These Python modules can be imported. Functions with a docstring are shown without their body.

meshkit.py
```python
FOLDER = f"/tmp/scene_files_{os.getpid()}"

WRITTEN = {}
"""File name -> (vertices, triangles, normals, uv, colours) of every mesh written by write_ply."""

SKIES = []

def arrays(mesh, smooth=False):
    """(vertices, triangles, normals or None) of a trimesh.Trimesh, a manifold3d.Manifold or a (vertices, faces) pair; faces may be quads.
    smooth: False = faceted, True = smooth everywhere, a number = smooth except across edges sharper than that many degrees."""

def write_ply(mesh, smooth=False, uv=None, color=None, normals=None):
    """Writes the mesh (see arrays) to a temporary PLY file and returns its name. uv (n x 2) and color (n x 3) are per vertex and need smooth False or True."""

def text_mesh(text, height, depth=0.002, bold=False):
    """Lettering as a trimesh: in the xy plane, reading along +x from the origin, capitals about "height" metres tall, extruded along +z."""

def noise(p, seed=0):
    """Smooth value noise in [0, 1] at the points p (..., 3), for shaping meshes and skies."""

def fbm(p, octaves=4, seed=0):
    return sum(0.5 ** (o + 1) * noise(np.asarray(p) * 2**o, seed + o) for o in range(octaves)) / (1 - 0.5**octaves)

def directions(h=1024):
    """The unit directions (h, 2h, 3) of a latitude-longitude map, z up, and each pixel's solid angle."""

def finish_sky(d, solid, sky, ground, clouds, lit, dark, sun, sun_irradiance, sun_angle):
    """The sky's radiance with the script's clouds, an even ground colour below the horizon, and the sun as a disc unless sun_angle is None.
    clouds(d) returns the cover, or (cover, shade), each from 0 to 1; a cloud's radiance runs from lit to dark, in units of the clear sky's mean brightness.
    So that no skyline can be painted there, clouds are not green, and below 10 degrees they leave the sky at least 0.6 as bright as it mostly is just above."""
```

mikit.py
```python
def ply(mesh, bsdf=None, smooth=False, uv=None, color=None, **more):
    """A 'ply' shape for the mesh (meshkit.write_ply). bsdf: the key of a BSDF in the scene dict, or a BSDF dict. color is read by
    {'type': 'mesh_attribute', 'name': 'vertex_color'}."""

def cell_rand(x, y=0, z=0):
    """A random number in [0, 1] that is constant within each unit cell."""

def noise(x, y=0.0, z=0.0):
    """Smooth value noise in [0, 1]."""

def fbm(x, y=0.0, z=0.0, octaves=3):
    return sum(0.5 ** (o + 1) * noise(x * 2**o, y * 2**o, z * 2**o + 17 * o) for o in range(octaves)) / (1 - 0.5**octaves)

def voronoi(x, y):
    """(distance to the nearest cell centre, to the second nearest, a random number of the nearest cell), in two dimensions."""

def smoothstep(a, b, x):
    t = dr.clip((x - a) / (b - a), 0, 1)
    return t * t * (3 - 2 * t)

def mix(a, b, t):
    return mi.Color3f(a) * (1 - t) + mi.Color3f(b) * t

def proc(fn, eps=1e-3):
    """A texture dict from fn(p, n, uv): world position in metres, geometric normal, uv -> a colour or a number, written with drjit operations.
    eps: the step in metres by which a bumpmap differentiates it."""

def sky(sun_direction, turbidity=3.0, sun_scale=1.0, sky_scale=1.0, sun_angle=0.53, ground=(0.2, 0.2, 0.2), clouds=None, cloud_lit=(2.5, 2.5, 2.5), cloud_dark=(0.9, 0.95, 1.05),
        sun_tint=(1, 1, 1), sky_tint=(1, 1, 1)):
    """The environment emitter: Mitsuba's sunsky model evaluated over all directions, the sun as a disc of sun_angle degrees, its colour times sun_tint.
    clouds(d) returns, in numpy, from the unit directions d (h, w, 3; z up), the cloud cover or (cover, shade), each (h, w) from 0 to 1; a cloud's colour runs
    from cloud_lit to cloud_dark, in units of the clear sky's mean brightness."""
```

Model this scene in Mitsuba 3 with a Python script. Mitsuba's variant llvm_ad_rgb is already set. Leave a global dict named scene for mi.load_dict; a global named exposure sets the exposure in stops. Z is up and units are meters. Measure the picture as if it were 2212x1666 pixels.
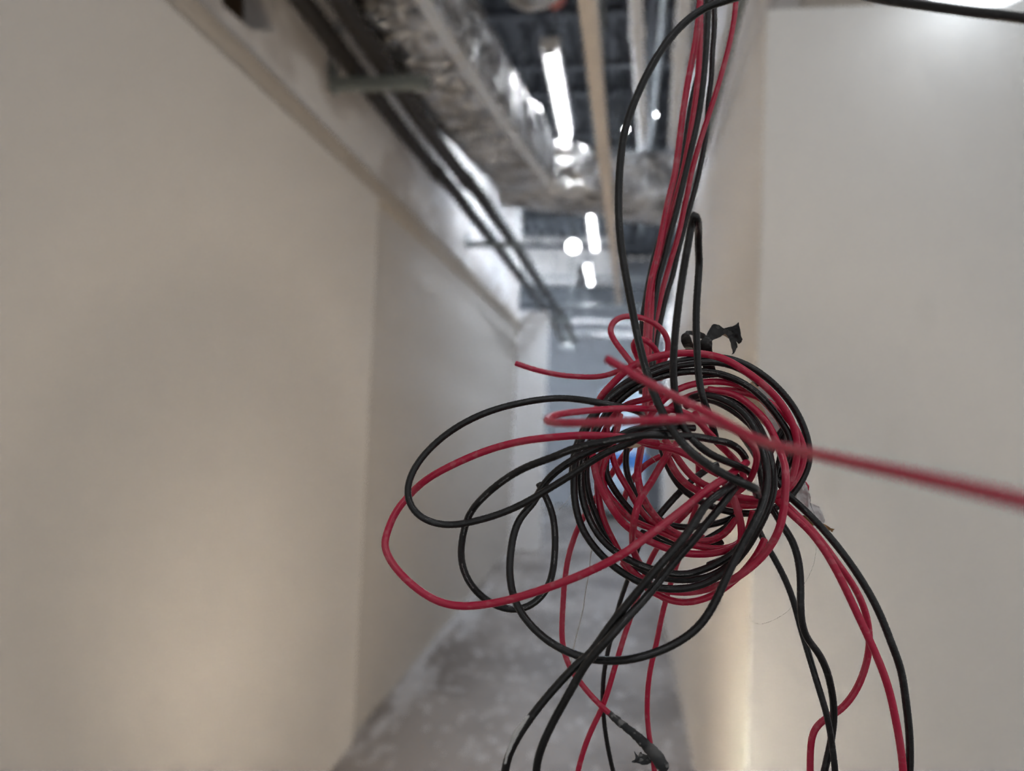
import math
import numpy as np
import trimesh
import mitsuba as mi
import mikit
import drjit as dr
from mikit import noise, fbm, smoothstep, mix, cell_rand
from meshkit import fbm as mfbm, noise as mnoise
from shapely.geometry import Polygon, Point, box as sbox
from scipy.interpolate import splprep, splev

T = mi.ScalarTransform4f
scene, labels = {}, {}

# ------------------------------------------------------------------ camera, light, exposure
EYE = [0.0, 0.0, 1.5]
FWD = [-0.144286, 0.988758, 0.039233]
UP = [-0.033394, -0.044494, 0.998452]
scene['camera'] = {'type': 'thinlens', 'fov': math.degrees(2 * math.atan(1106 / 1600)), 'fov_axis': 'x',
                   'aperture_radius': 0.0019, 'focus_distance': 0.298, 'near_clip': 0.02, 'far_clip': 100.0,
                   'to_world': T().look_at(origin=EYE, target=[EYE[i] + FWD[i] for i in range(3)], up=UP)}
exposure = 0.55
AMBIENT = [0.265, 0.268, 0.272]          # added even fill standing in for bounce from the rest of the building
STRIP = [95.0, 107.0, 125.0]              # cool strip lights in the ceiling void
WORK = [56.0, 47.0, 36.0]               # warm work light on the floor
HALL_FILL = [18.0, 18.1, 18.3]               # added unseen strip lights around the camera, fill for walls and ducts
BULB = [70.0, 80.0, 92.0]
scene['bounce_fill'] = {'type': 'constant', 'radiance': {'type': 'rgb', 'value': AMBIENT}}

# ------------------------------------------------------------------ materials
def rgb(*c): return {'type': 'rgb', 'value': list(c)}
def mat(name, base, rough=0.6, metallic=0.0, spec=0.5, bump=None, scale=1.0, **kw):
    b = {'type': 'principled', 'base_color': base if isinstance(base, dict) else rgb(*base), 'roughness': rough, 'metallic': metallic, 'specular': spec, **kw}
    if bump is not None:
        b = {'type': 'bumpmap', 'arbitrary': bump, 'scale': scale, 'bsdf': b}
    scene[name] = {'type': 'twosided', 'bsdf': b}
    return name

def wall_paint(p, n, uv):
    t = fbm(p.x * 1.3, p.y * 1.3, p.z * 1.0, 3)
    c = mix([0.615, 0.585, 0.55], [0.65, 0.62, 0.585], t)
    return c
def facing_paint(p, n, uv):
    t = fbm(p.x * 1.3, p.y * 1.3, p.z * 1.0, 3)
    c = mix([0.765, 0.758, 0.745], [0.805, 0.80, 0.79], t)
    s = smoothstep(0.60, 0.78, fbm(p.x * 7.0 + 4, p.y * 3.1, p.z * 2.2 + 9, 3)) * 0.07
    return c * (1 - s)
def bare_board(p, n, uv):
    t = smoothstep(0.40, 0.62, fbm(p.y * 2.2, p.z * 5.0, p.x * 2.2, 4))
    return mix([0.52, 0.49, 0.47], [0.72, 0.71, 0.71], t)
def concrete(p, n, uv):
    a = fbm(p.x * 2.2, p.y * 2.2, 1.0, 4)
    c = mix([0.145, 0.124, 0.108], [0.275, 0.245, 0.222], smoothstep(0.25, 0.75, a))
    sp = smoothstep(0.70, 0.80, fbm(p.x * 11, p.y * 7, 3.0, 3))
    edge = smoothstep(0.30, 0.04, p.x + 1.13) * smoothstep(0.40, 0.60, fbm(p.x * 16, p.y * 2.2, 5.0, 3))
    drops = smoothstep(0.80, 0.86, noise(p.x * 21, p.y * 12, 8.0))
    c = mix(c, [0.52, 0.50, 0.49], dr.clip(0.35 * sp + 0.75 * edge + 0.45 * drops, 0, 0.85))
    return c
def foil_bump(p, n, uv):
    return fbm(p.x * 14, p.y * 30, p.z * 14, 3) + 0.35 * dr.abs(fbm(p.x * 40, p.y * 55, p.z * 40, 2) - 0.5)
def foil_color(p, n, uv):
    return mix([0.36, 0.35, 0.34], [0.93, 0.93, 0.94], smoothstep(0.30, 0.66, fbm(p.x * 9, p.y * 17, p.z * 9, 3)))
def dusty(base, dust, amount):
    def fn(p, n, uv):
        d = fbm(p.x * 420, p.y * 420, p.z * 420, 2)
        e = fbm(p.x * 90 + 7, p.y * 90, p.z * 90, 2)
        k = dr.clip(amount * (smoothstep(0.45, 0.8, e) * 0.7 + smoothstep(0.62, 0.75, d)), 0, 1)
        return mix(base, dust, k)
    return fn
def printed(base, dust, amount, ink):
    plain = dusty(base, dust, amount)
    def fn(p, n, uv):
        cu = uv.x * 1000.0 / 0.62                     # glyph cells along the wire
        cv = uv.y * 24.0
        word = cell_rand(dr.floor(cu / 9.0), 0, 5) > 0.45
        on = (cell_rand(dr.floor(cu * 2.5), dr.floor(cv * 3), 3) > 0.42) & (dr.abs(cv) < 0.75) & (cu - dr.floor(cu) > 0.22) & word
        return dr.select(on, mix(plain(p, n, uv), ink, 0.75), plain(p, n, uv))
    return fn
RED, RDUST = [0.52, 0.009, 0.054], [0.62, 0.19, 0.22]
BLK, BDUST = [0.0042, 0.0047, 0.0053], [0.06, 0.062, 0.062]
def glitter(p, n, uv):
    return fbm(p.x * 1900, p.y * 1900, p.z * 1900, 2)
GL = mikit.proc(glitter, 0.00008)
WB = dict(bump=GL, scale=0.00011, clearcoat=0.6, clearcoat_gloss=0.85)
mat('m_red', mikit.proc(dusty(RED, RDUST, 0.32)), 0.24, spec=0.45, **WB)
mat('m_red_print', mikit.proc(printed(RED, RDUST, 0.45, [0.05, 0.012, 0.014])), 0.26, spec=0.45, **WB)
mat('m_black', mikit.proc(dusty(BLK, BDUST, 0.20)), 0.20, spec=0.4, **WB)
mat('m_black_print', mikit.proc(printed(BLK, BDUST, 0.2, [0.26, 0.26, 0.25])), 0.20, spec=0.4, **WB)
mat('m_tape', mikit.proc(dusty([0.0045, 0.0045, 0.005], [0.08, 0.076, 0.072], 0.4)), 0.38, spec=0.3)
mat('m_dusty_tape', mikit.proc(dusty([0.035, 0.038, 0.040], [0.22, 0.22, 0.215], 0.9)), 0.6, spec=0.3)
mat('m_plaster', mikit.proc(lambda p, n, uv: mix([0.52, 0.51, 0.50], [0.78, 0.77, 0.76], fbm(p.x * 700, p.y * 700, p.z * 700, 2))), 0.9, spec=0.1)
mat('m_paper_tan', mikit.proc(lambda p, n, uv: mix([0.56, 0.43, 0.28], [0.80, 0.68, 0.50], fbm(p.x * 500, p.y * 500, p.z * 500, 3))), 0.8, spec=0.2)
mat('m_paper_brown', mikit.proc(lambda p, n, uv: mix([0.16, 0.085, 0.03], [0.42, 0.27, 0.12], fbm(p.x * 600, p.y * 600, p.z * 600, 2))), 0.7, spec=0.2)
mat('m_thread', (0.62, 0.58, 0.50), 0.6)
mat('m_hair', (0.10, 0.085, 0.075), 0.5)
mat('m_wall', mikit.proc(wall_paint), 0.75, spec=0.25)
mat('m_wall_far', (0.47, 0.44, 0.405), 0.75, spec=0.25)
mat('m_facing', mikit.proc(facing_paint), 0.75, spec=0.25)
mat('m_upper', mikit.proc(bare_board), 0.85, spec=0.2)
mat('m_tan', (0.44, 0.395, 0.345), 0.9, spec=0.1)
mat('m_concrete', mikit.proc(concrete), 0.45, spec=0.4)
mat('m_foil_tape', (0.90, 0.88, 0.85), 0.28, 1.0, bump=mikit.proc(foil_bump, 0.004), scale=0.02)
mat('m_foil', mikit.proc(foil_color), 0.25, 1.0, bump=mikit.proc(foil_bump, 0.004), scale=0.055)
mat('m_pipe_black', (0.016, 0.014, 0.012), 0.6, spec=0.25)
mat('m_galv', mikit.proc(lambda p, n, uv: mix([0.30, 0.33, 0.33], [0.52, 0.54, 0.54], fbm(p.x * 30, p.y * 30, p.z * 30, 2))), 0.42, 0.85)
mat('m_strut', (0.145, 0.165, 0.16), 0.5, 0.2)
mat('m_steel_dark', (0.030, 0.033, 0.037), 0.6)
mat('m_deck', (0.050, 0.054, 0.060), 0.7)
mat('m_beige', (0.74, 0.67, 0.60), 0.6, spec=0.3)
mat('m_white', (0.84, 0.84, 0.84), 0.6)
mat('m_pipe_white', (0.82, 0.84, 0.87), 0.45)
mat('m_far', (0.33, 0.34, 0.36), 0.8)
mat('m_hole', (0.012, 0.010, 0.009), 0.9)
mat('m_cardboard', (0.10, 0.060, 0.030), 0.9)
mat('m_film', (0.55, 0.66, 0.80), 0.35)
mat('m_blue', (0.05, 0.20, 0.55), 0.4)
mat('m_grey', (0.22, 0.23, 0.24), 0.6)
mat('m_stain', (0.42, 0.14, 0.13), 0.6)
mat('m_housing', (0.60, 0.60, 0.60), 0.5)
mat('m_lampdark', (0.03, 0.03, 0.03), 0.5)
mat('m_yellow', (0.65, 0.52, 0.20), 0.6)

# ------------------------------------------------------------------ helpers
def number(name):
    if name not in USED:
        USED[name] = 0
        return name
    USED[name] += 1
    return '%s_%03d' % (name, USED[name])
USED = {}
def put(name, mesh, m, parent=None, smooth=False, label=None, cat=None, group=None, kind=None, **kw):
    key = number(parent + '__' + name if parent else name)
    scene[key] = mikit.ply(mesh, m, smooth=smooth, **kw)
    tag(key, label, cat, group, kind)
    return key
def tag(key, label=None, cat=None, group=None, kind=None):
    d = {k: v for k, v in dict(label=label, category=cat, group=group, kind=kind).items() if v}
    if d:
        labels[key] = d
def thing(name, label, cat, group=None):
    key = number(name)
    tag(key, label, cat, group)
    return key
def bx(x0, x1, y0, y1, z0, z1, bev=0.0):
    m = trimesh.creation.box(extents=[x1 - x0, y1 - y0, z1 - z0])
    if bev:
        e = np.array([x1 - x0, y1 - y0, z1 - z0]) / 2
        pts = []
        for sx in (-1, 1):
            for sy in (-1, 1):
                for sz in (-1, 1):
                    s = np.array([sx, sy, sz])
                    for k in range(3):
                        q = s * e
                        for j in range(3):
                            if j != k:
                                q[j] -= s[j] * bev
                        pts.append(q)
        m = trimesh.convex.convex_hull(np.array(pts))
    m.apply_translation([(x0 + x1) / 2, (y0 + y1) / 2, (z0 + z1) / 2])
    return m
def cat_(*ms): return trimesh.util.concatenate([m for m in ms])

def frames(p, ref):
    t = np.gradient(p, axis=0)
    t /= np.linalg.norm(t, axis=1, keepdims=True) + 1e-15
    a = np.empty_like(p)
    last = np.asarray(ref, float)
    for i in range(len(p)):
        v = last - t[i] * (last @ t[i])
        n = np.linalg.norm(v)
        if n < 1e-3:
            v = np.cross(t[i], [0.3, 0.5, 0.8]); n = np.linalg.norm(v)
        a[i] = v / n
        last = 0.15 * np.asarray(ref, float) + 0.85 * a[i]     # stays turned to the reference side
    return t, a, np.cross(t, a)
def spline(pts, step, smooth=0.0):
    p = np.asarray(pts, float)
    if len(p) < 4:
        k = len(p) - 1
    else:
        k = 3
    d = np.concatenate([[0], np.cumsum(np.linalg.norm(np.diff(p, axis=0), axis=1) ** 0.75)])
    tck, u = splprep(p.T, u=d / d[-1], k=k, s=smooth)
    q = np.array(splev(np.linspace(0, 1, 4000), tck)).T
    L = np.concatenate([[0], np.cumsum(np.linalg.norm(np.diff(q, axis=0), axis=1))])
    s = np.linspace(0, L[-1], max(4, int(L[-1] / step)))
    return np.stack([np.interp(s, L, q[:, k]) for k in range(3)], 1)
def tube(p, radius, sides=12, ref=(0.14, -0.99, 0.0), round_ends=True, profile=None):
    """A swept round (or profile) section; returns mesh, uv (metres along, turn from the reference side)."""
    p = np.asarray(p, float)
    n0 = len(p)
    r = np.broadcast_to(np.asarray(radius, float), (n0,)).copy()
    t, a, b = frames(p, ref)
    if round_ends and profile is None:
        r0, r1 = r[0], r[-1]
        cap = np.array([1.0, 0.7, 0.0])
        off = np.array([0.0, 0.22, 0.28])
        p = np.vstack([[p[0] - t[0] * o * r0 for o in off[::-1]], p[1:-1], [p[-1] + t[-1] * o * r1 for o in off]])
        r = np.concatenate([r0 * cap[::-1], r[1:-1], r1 * cap])
        rep = lambda v: np.vstack([v[:1], v[:1], v[:1], v[1:-1], v[-1:], v[-1:], v[-1:]])
        a, b = rep(a), rep(b)
    if profile is None:
        ang = np.linspace(-np.pi, np.pi, sides + 1)
        prof = np.stack([np.cos(ang), np.sin(ang)], 1)
    else:
        prof = np.vstack([profile, profile[:1]])
        ang = np.linspace(-np.pi, np.pi, len(prof))
        r = np.ones(len(p))
    k = len(prof)
    v = p[:, None] + r[:, None, None] * (prof[None, :, :1] * a[:, None] + prof[None, :, 1:] * b[:, None])
    L = np.concatenate([[0], np.cumsum(np.linalg.norm(np.diff(p, axis=0), axis=1))])
    uv = np.stack(np.broadcast_arrays(L[:, None], ang[None] / (2 * np.pi)), -1)
    i, j = np.meshgrid(np.arange(len(p) - 1), np.arange(k - 1), indexing='ij')
    q = np.stack([i * k + j, i * k + j + 1, (i + 1) * k + j + 1, (i + 1) * k + j], -1).reshape(-1, 4)
    f = np.vstack([q[:, [0, 1, 2]], q[:, [0, 2, 3]]])
    return trimesh.Trimesh(v.reshape(-1, 3), f, process=False), uv.reshape(-1, 2)
def rod(p0, p1, r, sides=12):
    p0, p1 = np.asarray(p0, float), np.asarray(p1, float)
    return trimesh.creation.cylinder(radius=r, segment=[p0, p1], sections=sides)
def sheet(poly, thick, res, amp, wave, seed, bend=None):
    """A thin crumpled piece: polygon in the local xy plane (metres), thickness along z."""
    m = trimesh.creation.extrude_polygon(Polygon(poly).buffer(0), thick, engine='earcut')
    v, f = trimesh.remesh.subdivide_to_size(m.vertices, m.faces, res, max_iter=12)
    v = np.array(v)
    q = np.c_[v[:, :2] / wave, np.zeros(len(v))]
    v[:, 2] += amp * (mfbm(q, 3, seed) - 0.5) * 2
    v[:, 0] += 0.25 * amp * (mnoise(q * 1.7 + 9, seed + 5) - 0.5)
    if bend is not None:
        v[:, 2] += bend(v[:, 0], v[:, 1])
    m = trimesh.Trimesh(v, f, process=True)
    return m
def ribbon(rows, thick):
    """A strip through rows of (edge a, edge b) points; smooth along, given thickness."""
    rows = np.asarray(rows, float).reshape(-1, 6)
    a, b = spline(rows[:, :3], 1e-9 + 0.0004), None
    n = len(a)
    u = np.linspace(0, 1, n)
    d = np.concatenate([[0], np.cumsum(np.linalg.norm(np.diff((rows[:, :3] + rows[:, 3:]) / 2, axis=0), axis=1))])
    tck, _ = splprep(rows.T, u=d / d[-1], k=3, s=0)
    q = np.array(splev(u, tck)).T
    w = np.linspace(0, 1, 7)
    g = q[:, None, :3] * (1 - w)[None, :, None] + q[:, None, 3:] * w[None, :, None]
    du, dw = np.gradient(g, axis=0), np.gradient(g, axis=1)
    nn = np.cross(du, dw); nn /= np.linalg.norm(nn, axis=2, keepdims=True) + 1e-12
    g = g + nn * 0.0006 * (mfbm(g * 450, 3, 3) - 0.5)[..., None] * 2
    top, bot = g + nn * thick / 2, g - nn * thick / 2
    ms = []
    k = len(w)
    i, j = np.meshgrid(np.arange(n - 1), np.arange(k - 1), indexing='ij')
    quad = np.stack([i * k + j, i * k + j + 1, (i + 1) * k + j + 1, (i + 1) * k + j], -1).reshape(-1, 4)
    tri = np.vstack([quad[:, [0, 1, 2]], quad[:, [0, 2, 3]]])
    N = n * k
    rim = np.concatenate([np.arange(k), np.arange(1, n) * k + k - 1, (n - 1) * k + np.arange(k - 2, -1, -1), np.arange(n - 2, 0, -1) * k])
    r2 = np.roll(rim, -1)
    side = np.vstack([np.stack([rim, r2, r2 + N], 1), np.stack([rim, r2 + N, rim + N], 1)])
    return trimesh.Trimesh(np.vstack([top.reshape(-1, 3), bot.reshape(-1, 3)]), np.vstack([tri[:, ::-1], tri + N, side]), process=False)
def emit(key, radiance):
    scene[key]['emitter'] = {'type': 'area', 'radiance': {'type': 'rgb', 'value': radiance}}

# ------------------------------------------------------------------ the setting
LX, LX2, RX, FY = -1.13, -1.155, 0.37, 2.10
def struct(name, mesh, m, label, parent=None, **kw):
    return put(name, mesh, m, parent, label=label, kind='structure', **kw)
struct('floor', bx(-4.0, 4.0, -4.0, 13.0, -0.1, 0.0), 'm_concrete', 'grey concrete floor with plaster spots and pale dust along the wall')
struct('wall_left', bx(LX - 0.12, LX, -2.2, 3.25, 0.0, 2.475), 'm_wall', 'large smooth beige-grey drywall filling the left of the photo')
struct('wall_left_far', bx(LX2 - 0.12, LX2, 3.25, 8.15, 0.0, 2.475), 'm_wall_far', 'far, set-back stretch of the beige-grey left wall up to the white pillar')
# rough upper board above the painted part, with a square hole cut through it
hole = Polygon([(1.90, 2.622), (2.065, 2.637), (2.20, 2.706), (2.19, 2.785), (2.185, 2.83), (1.85, 2.83)])
up = Polygon([(-2.2, 2.56), (8.15, 2.56), (8.15, 4.2), (-2.2, 4.2)]).difference(hole)
um = trimesh.creation.extrude_polygon(up, 0.10, engine='earcut')
um.apply_transform(np.array([[0, 0, 1, LX - 0.115], [1, 0, 0, 0], [0, 1, 0, 0], [0, 0, 0, 1.0]]))
struct('wall_left_upper', um, 'm_upper', 'white, unevenly plastered upper strip of the left wall behind the pipes')
struct('trim_1', bx(LX - 0.11, LX - 0.006, -2.2, 8.15, 2.475, 2.56), 'm_tan', 'brownish edge strip between painted left wall and upper board')  # one even tan band, browner than the wall paint below
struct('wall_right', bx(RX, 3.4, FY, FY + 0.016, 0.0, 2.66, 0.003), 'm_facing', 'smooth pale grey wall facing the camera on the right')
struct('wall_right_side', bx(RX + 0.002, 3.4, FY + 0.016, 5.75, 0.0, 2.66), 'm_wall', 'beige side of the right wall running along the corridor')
struct('wall_right_upper', bx(RX + 0.03, 3.4, FY + 0.03, 5.75, 2.66, 4.2), 'm_upper', 'unfinished board above the right wall')
struct('wall_right_far', bx(0.56, 3.4, 6.7, 9.6, 0.0, 2.9), 'm_wall', 'cream wall end beyond the right wall, seen through the coil')
struct('wall_pillar', bx(-2.2, -0.815, 8.16, 8.36, 0.0, 2.665, 0.006), 'm_white', 'white wall end standing like a pillar at the end of the left wall')
struct('wall_back', bx(-4.0, 4.0, 12.6, 12.8, 0.0, 4.2), 'm_far', 'blue-grey far wall at the end of the corridor')
struct('wall_far_left', bx(-3.2, -3.0, 8.36, 12.6, 0.0, 4.2), 'm_white', 'side wall of the far room on the left')
struct('wall_far_right', bx(3.2, 3.4, 9.6, 12.6, 0.0, 4.2), 'm_white', 'side wall of the far room on the right')
struct('wall_far_upper', bx(-3.0, -0.15, 11.0, 11.15, 3.42, 4.2), 'm_white', 'bright white wall high up at the far end above the dark beam')
struct('trim_2', bx(-3.0, 0.5, 10.9, 11.15, 3.16, 3.42), 'm_steel_dark', 'dark grey beam under the bright white far wall')
# corrugated deck
prof, x = [], -3.4
while x < 3.4:
    prof += [(x, 4.2), (x + 0.07, 4.2), (x + 0.09, 4.27), (x + 0.15, 4.27)]
    x += 0.17
deck = Polygon([(-3.4, 4.36)] + prof + [(3.4, 4.2), (3.4, 4.36)])
dm = trimesh.creation.extrude_polygon(deck, 11.5, engine='earcut')
dm.apply_transform(np.array([[1, 0, 0, 0], [0, 0, -1, 12.7], [0, 1, 0, 0], [0, 0, 0, 1.0]]))
struct('ceiling', dm, 'm_deck', 'dark corrugated steel deck above the open ceiling')
# cut-out lining
h = thing('wall_cutout', 'black square cut-out high in the left wall at the top left', 'wall opening')
put('back', bx(LX - 0.42, LX - 0.40, 1.80, 2.30, 2.58, 2.90), 'm_hole', h)
put('side', bx(LX - 0.40, LX - 0.118, 2.21, 2.22, 2.60, 2.86), 'm_cardboard', h)
put('base', bx(LX - 0.40, LX - 0.118, 1.84, 2.21, 2.60, 2.61), 'm_hole', h)
put('lintel', bx(LX - 0.40, LX - 0.118, 1.84, 2.21, 2.85, 2.86), 'm_steel_dark', h)
# brown bare patch over the facing wall
put('bare_patch', bx(0.47, 0.66, FY + 0.018, FY + 0.03, 2.664, 2.86), 'm_tan', 'wall_right_upper')
put('bare_patch', bx(0.70, 0.86, FY + 0.016, FY + 0.03, 2.662, 2.75), 'm_tan', 'wall_right_upper')

# ------------------------------------------------------------------ overhead services
def pipe_run(name, pts, r, m, label, cat, couplings=(), group=None, sides=14, smooth=0.0):
    t = thing(name, label, cat, group)
    p = spline(pts, 0.08, smooth)
    mesh, uv = tube(p, r, sides)
    put('run', mesh, m, t, smooth=True)
    for y in couplings:
        i = int(np.argmin(abs(p[:, 1] - y))); i = max(1, min(i, len(p) - 2))
        d = p[i + 1] - p[i - 1]; d /= np.linalg.norm(d)
        put('coupling', rod(p[i] - d * 0.04, p[i] + d * 0.04, r * 1.22, 16), m, t, smooth=40)
    return t
pipe_run('black_pipe', [(-1.045, 0.9, 2.78), (-1.035, 2.2, 2.78), (-1.005, 3.85, 2.78), (-0.985, 4.1, 2.775), (-0.97, 4.4, 2.76), (-0.95, 5.2, 2.755), (-0.90, 8.0, 2.735), (-0.86, 9.2, 2.70), (-0.80, 10.2, 2.54)], 0.034, 'm_pipe_black',
         'black pipe running along the left wall, nearest to the wall', 'pipe', (3.85, 6.6), 'black pipes along the left wall')
pipe_run('black_pipe', [(-0.93, 0.9, 2.79), (-0.92, 2.2, 2.79), (-0.885, 3.95, 2.79), (-0.86, 4.2, 2.785), (-0.84, 4.5, 2.77), (-0.815, 5.2, 2.765), (-0.77, 8.0, 2.745), (-0.72, 9.2, 2.71), (-0.66, 10.2, 2.55)], 0.036, 'm_pipe_black',
         'thicker black pipe running along the left wall, nearest to the silver duct', 'pipe', (4.0, 7.4), 'black pipes along the left wall')
def trapeze(y, x0, x1, z, hgt, label):
    t = thing('strut_hanger', label, 'pipe hanger', 'steel strut hangers under the black pipes')
    w, th = 0.041, 0.003
    sec = Polygon([(0, 0), (w, 0), (w, hgt), (w - 0.009, hgt), (w - 0.009, hgt - th), (w - th, hgt - th), (w - th, th), (th, th), (th, hgt - th), (0.009, hgt - th), (0.009, hgt), (0, hgt)])
    m = trimesh.creation.extrude_polygon(sec, x1 - x0, engine='earcut')
    m.apply_transform(np.array([[0, 0, 1, x0], [1, 0, 0, y - w / 2], [0, 1, 0, z], [0, 0, 0, 1.0]]))
    put('channel', m, 'm_strut', t)
    put('end_plate', bx(x0 - 0.006, x0, y - w / 2 - 0.006, y + w / 2 + 0.006, z - 0.008, z + hgt + 0.06), 'm_strut', t)
    for xx in ((x0 + 0.02,) if y < 3 else (x0 + 0.02, x1 - 0.03)):
        put('rod', rod((xx, y, z - 0.02), (xx, y, 4.2), 0.005, 8), 'm_galv', t, smooth=40)
        put('nut', trimesh.creation.cylinder(radius=0.011, segment=[[xx, y, z - 0.014], [xx, y, z]], sections=6), 'm_galv', t)
trapeze(2.63, -1.115, -0.74, 2.702, 0.041, 'greenish steel strut hanger crossing under the black pipes near the top left')
trapeze(5.15, -1.115, -0.72, 2.688, 0.030, 'thin far strut hanger crossing under the black pipes')
trapeze(8.75, -1.02, -0.60, 2.644, 0.030, 'farthest strut hanger above the white pillar')

def duct_profile(wd, ht, r, n=6):
    pts = []
    for cx, cy, a0 in ((wd / 2 - r, ht / 2 - r, 0), (-wd / 2 + r, ht / 2 - r, 90), (-wd / 2 + r, -ht / 2 + r, 180), (wd / 2 - r, -ht / 2 + r, 270)):
        for a in np.linspace(a0, a0 + 90, n):
            pts.append((cx + r * math.cos(math.radians(a)), cy + r * math.sin(math.radians(a))))
    return np.array(pts)
def duct(pts, wd, ht, r, seed, step=0.03):
    p = spline(pts, step)
    prof = duct_profile(wd, ht, r)
    dense = np.vstack([prof[i] + (prof[(i + 1) % len(prof)] - prof[i]) * t for i in range(len(prof)) for t in ((0, 1 / 6, 2 / 6, .5, 4 / 6, 5 / 6) if np.linalg.norm(prof[(i + 1) % len(prof)] - prof[i]) > 0.06 else (0,))]).reshape(-1, 2)
    m, _ = tube(p, 1.0, ref=(0, 0, 1), round_ends=False, profile=np.stack([dense[:, 1], dense[:, 0]], 1))
    v = np.array(m.vertices)
    c = np.repeat(p, len(dense) + 1, axis=0)
    d = v - c; d /= np.linalg.norm(d, axis=1, keepdims=True)
    v += d * (0.030 * (mfbm(v * [6, 9, 6], 3, seed) - 0.5) * 2)[:, None]
    return trimesh.Trimesh(v, m.faces, process=False), p
t = thing('foil_duct', 'crinkled silver foil duct running overhead and turning right across the corridor', 'duct')
m, p = duct([(-0.90, 0.7, 3.05), (-0.895, 1.8, 3.05), (-0.865, 2.45, 3.05), (-0.69, 3.9, 3.045), (-0.62, 4.40, 3.04)], 0.39, 0.38, 0.095, 2)
put('wrap', m, 'm_foil', t, smooth=55)
m, p2 = duct([(-0.77, 4.55, 3.02), (-0.43, 4.59, 3.00), (0.0, 4.67, 2.97), (0.335, 4.73, 2.945)], 0.39, 0.39, 0.105, 5)
put('branch', m, 'm_foil', t, smooth=55)
for i in (14, 32, 50, 70, 90):
    if i < len(p) - 2:
        mm, _ = duct([p[i], p[i] + (p[i + 1] - p[i]) * 0.5, p[i + 1], p[i + 1] + (p[i + 1] - p[i]) * 0.6], 0.412, 0.402, 0.105, 2, 0.012)
        put('tape_band', mm, 'm_foil_tape', t, smooth=55)
dd = np.gradient(p, axis=0); dd /= np.linalg.norm(dd, axis=1, keepdims=True)
side = np.stack([dd[:, 1], -dd[:, 0], 0 * dd[:, 0]], 1)
sm, _ = tube(p[6:-2] + side[6:-2] * 0.172 + np.array([0, 0, -0.172]), 1.0, ref=(0.7, 0, -0.7), round_ends=False, profile=np.array([[0.010, -0.026], [0.013, 0.0], [0.010, 0.026], [-0.02, 0.026], [-0.02, -0.026]]))
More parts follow.
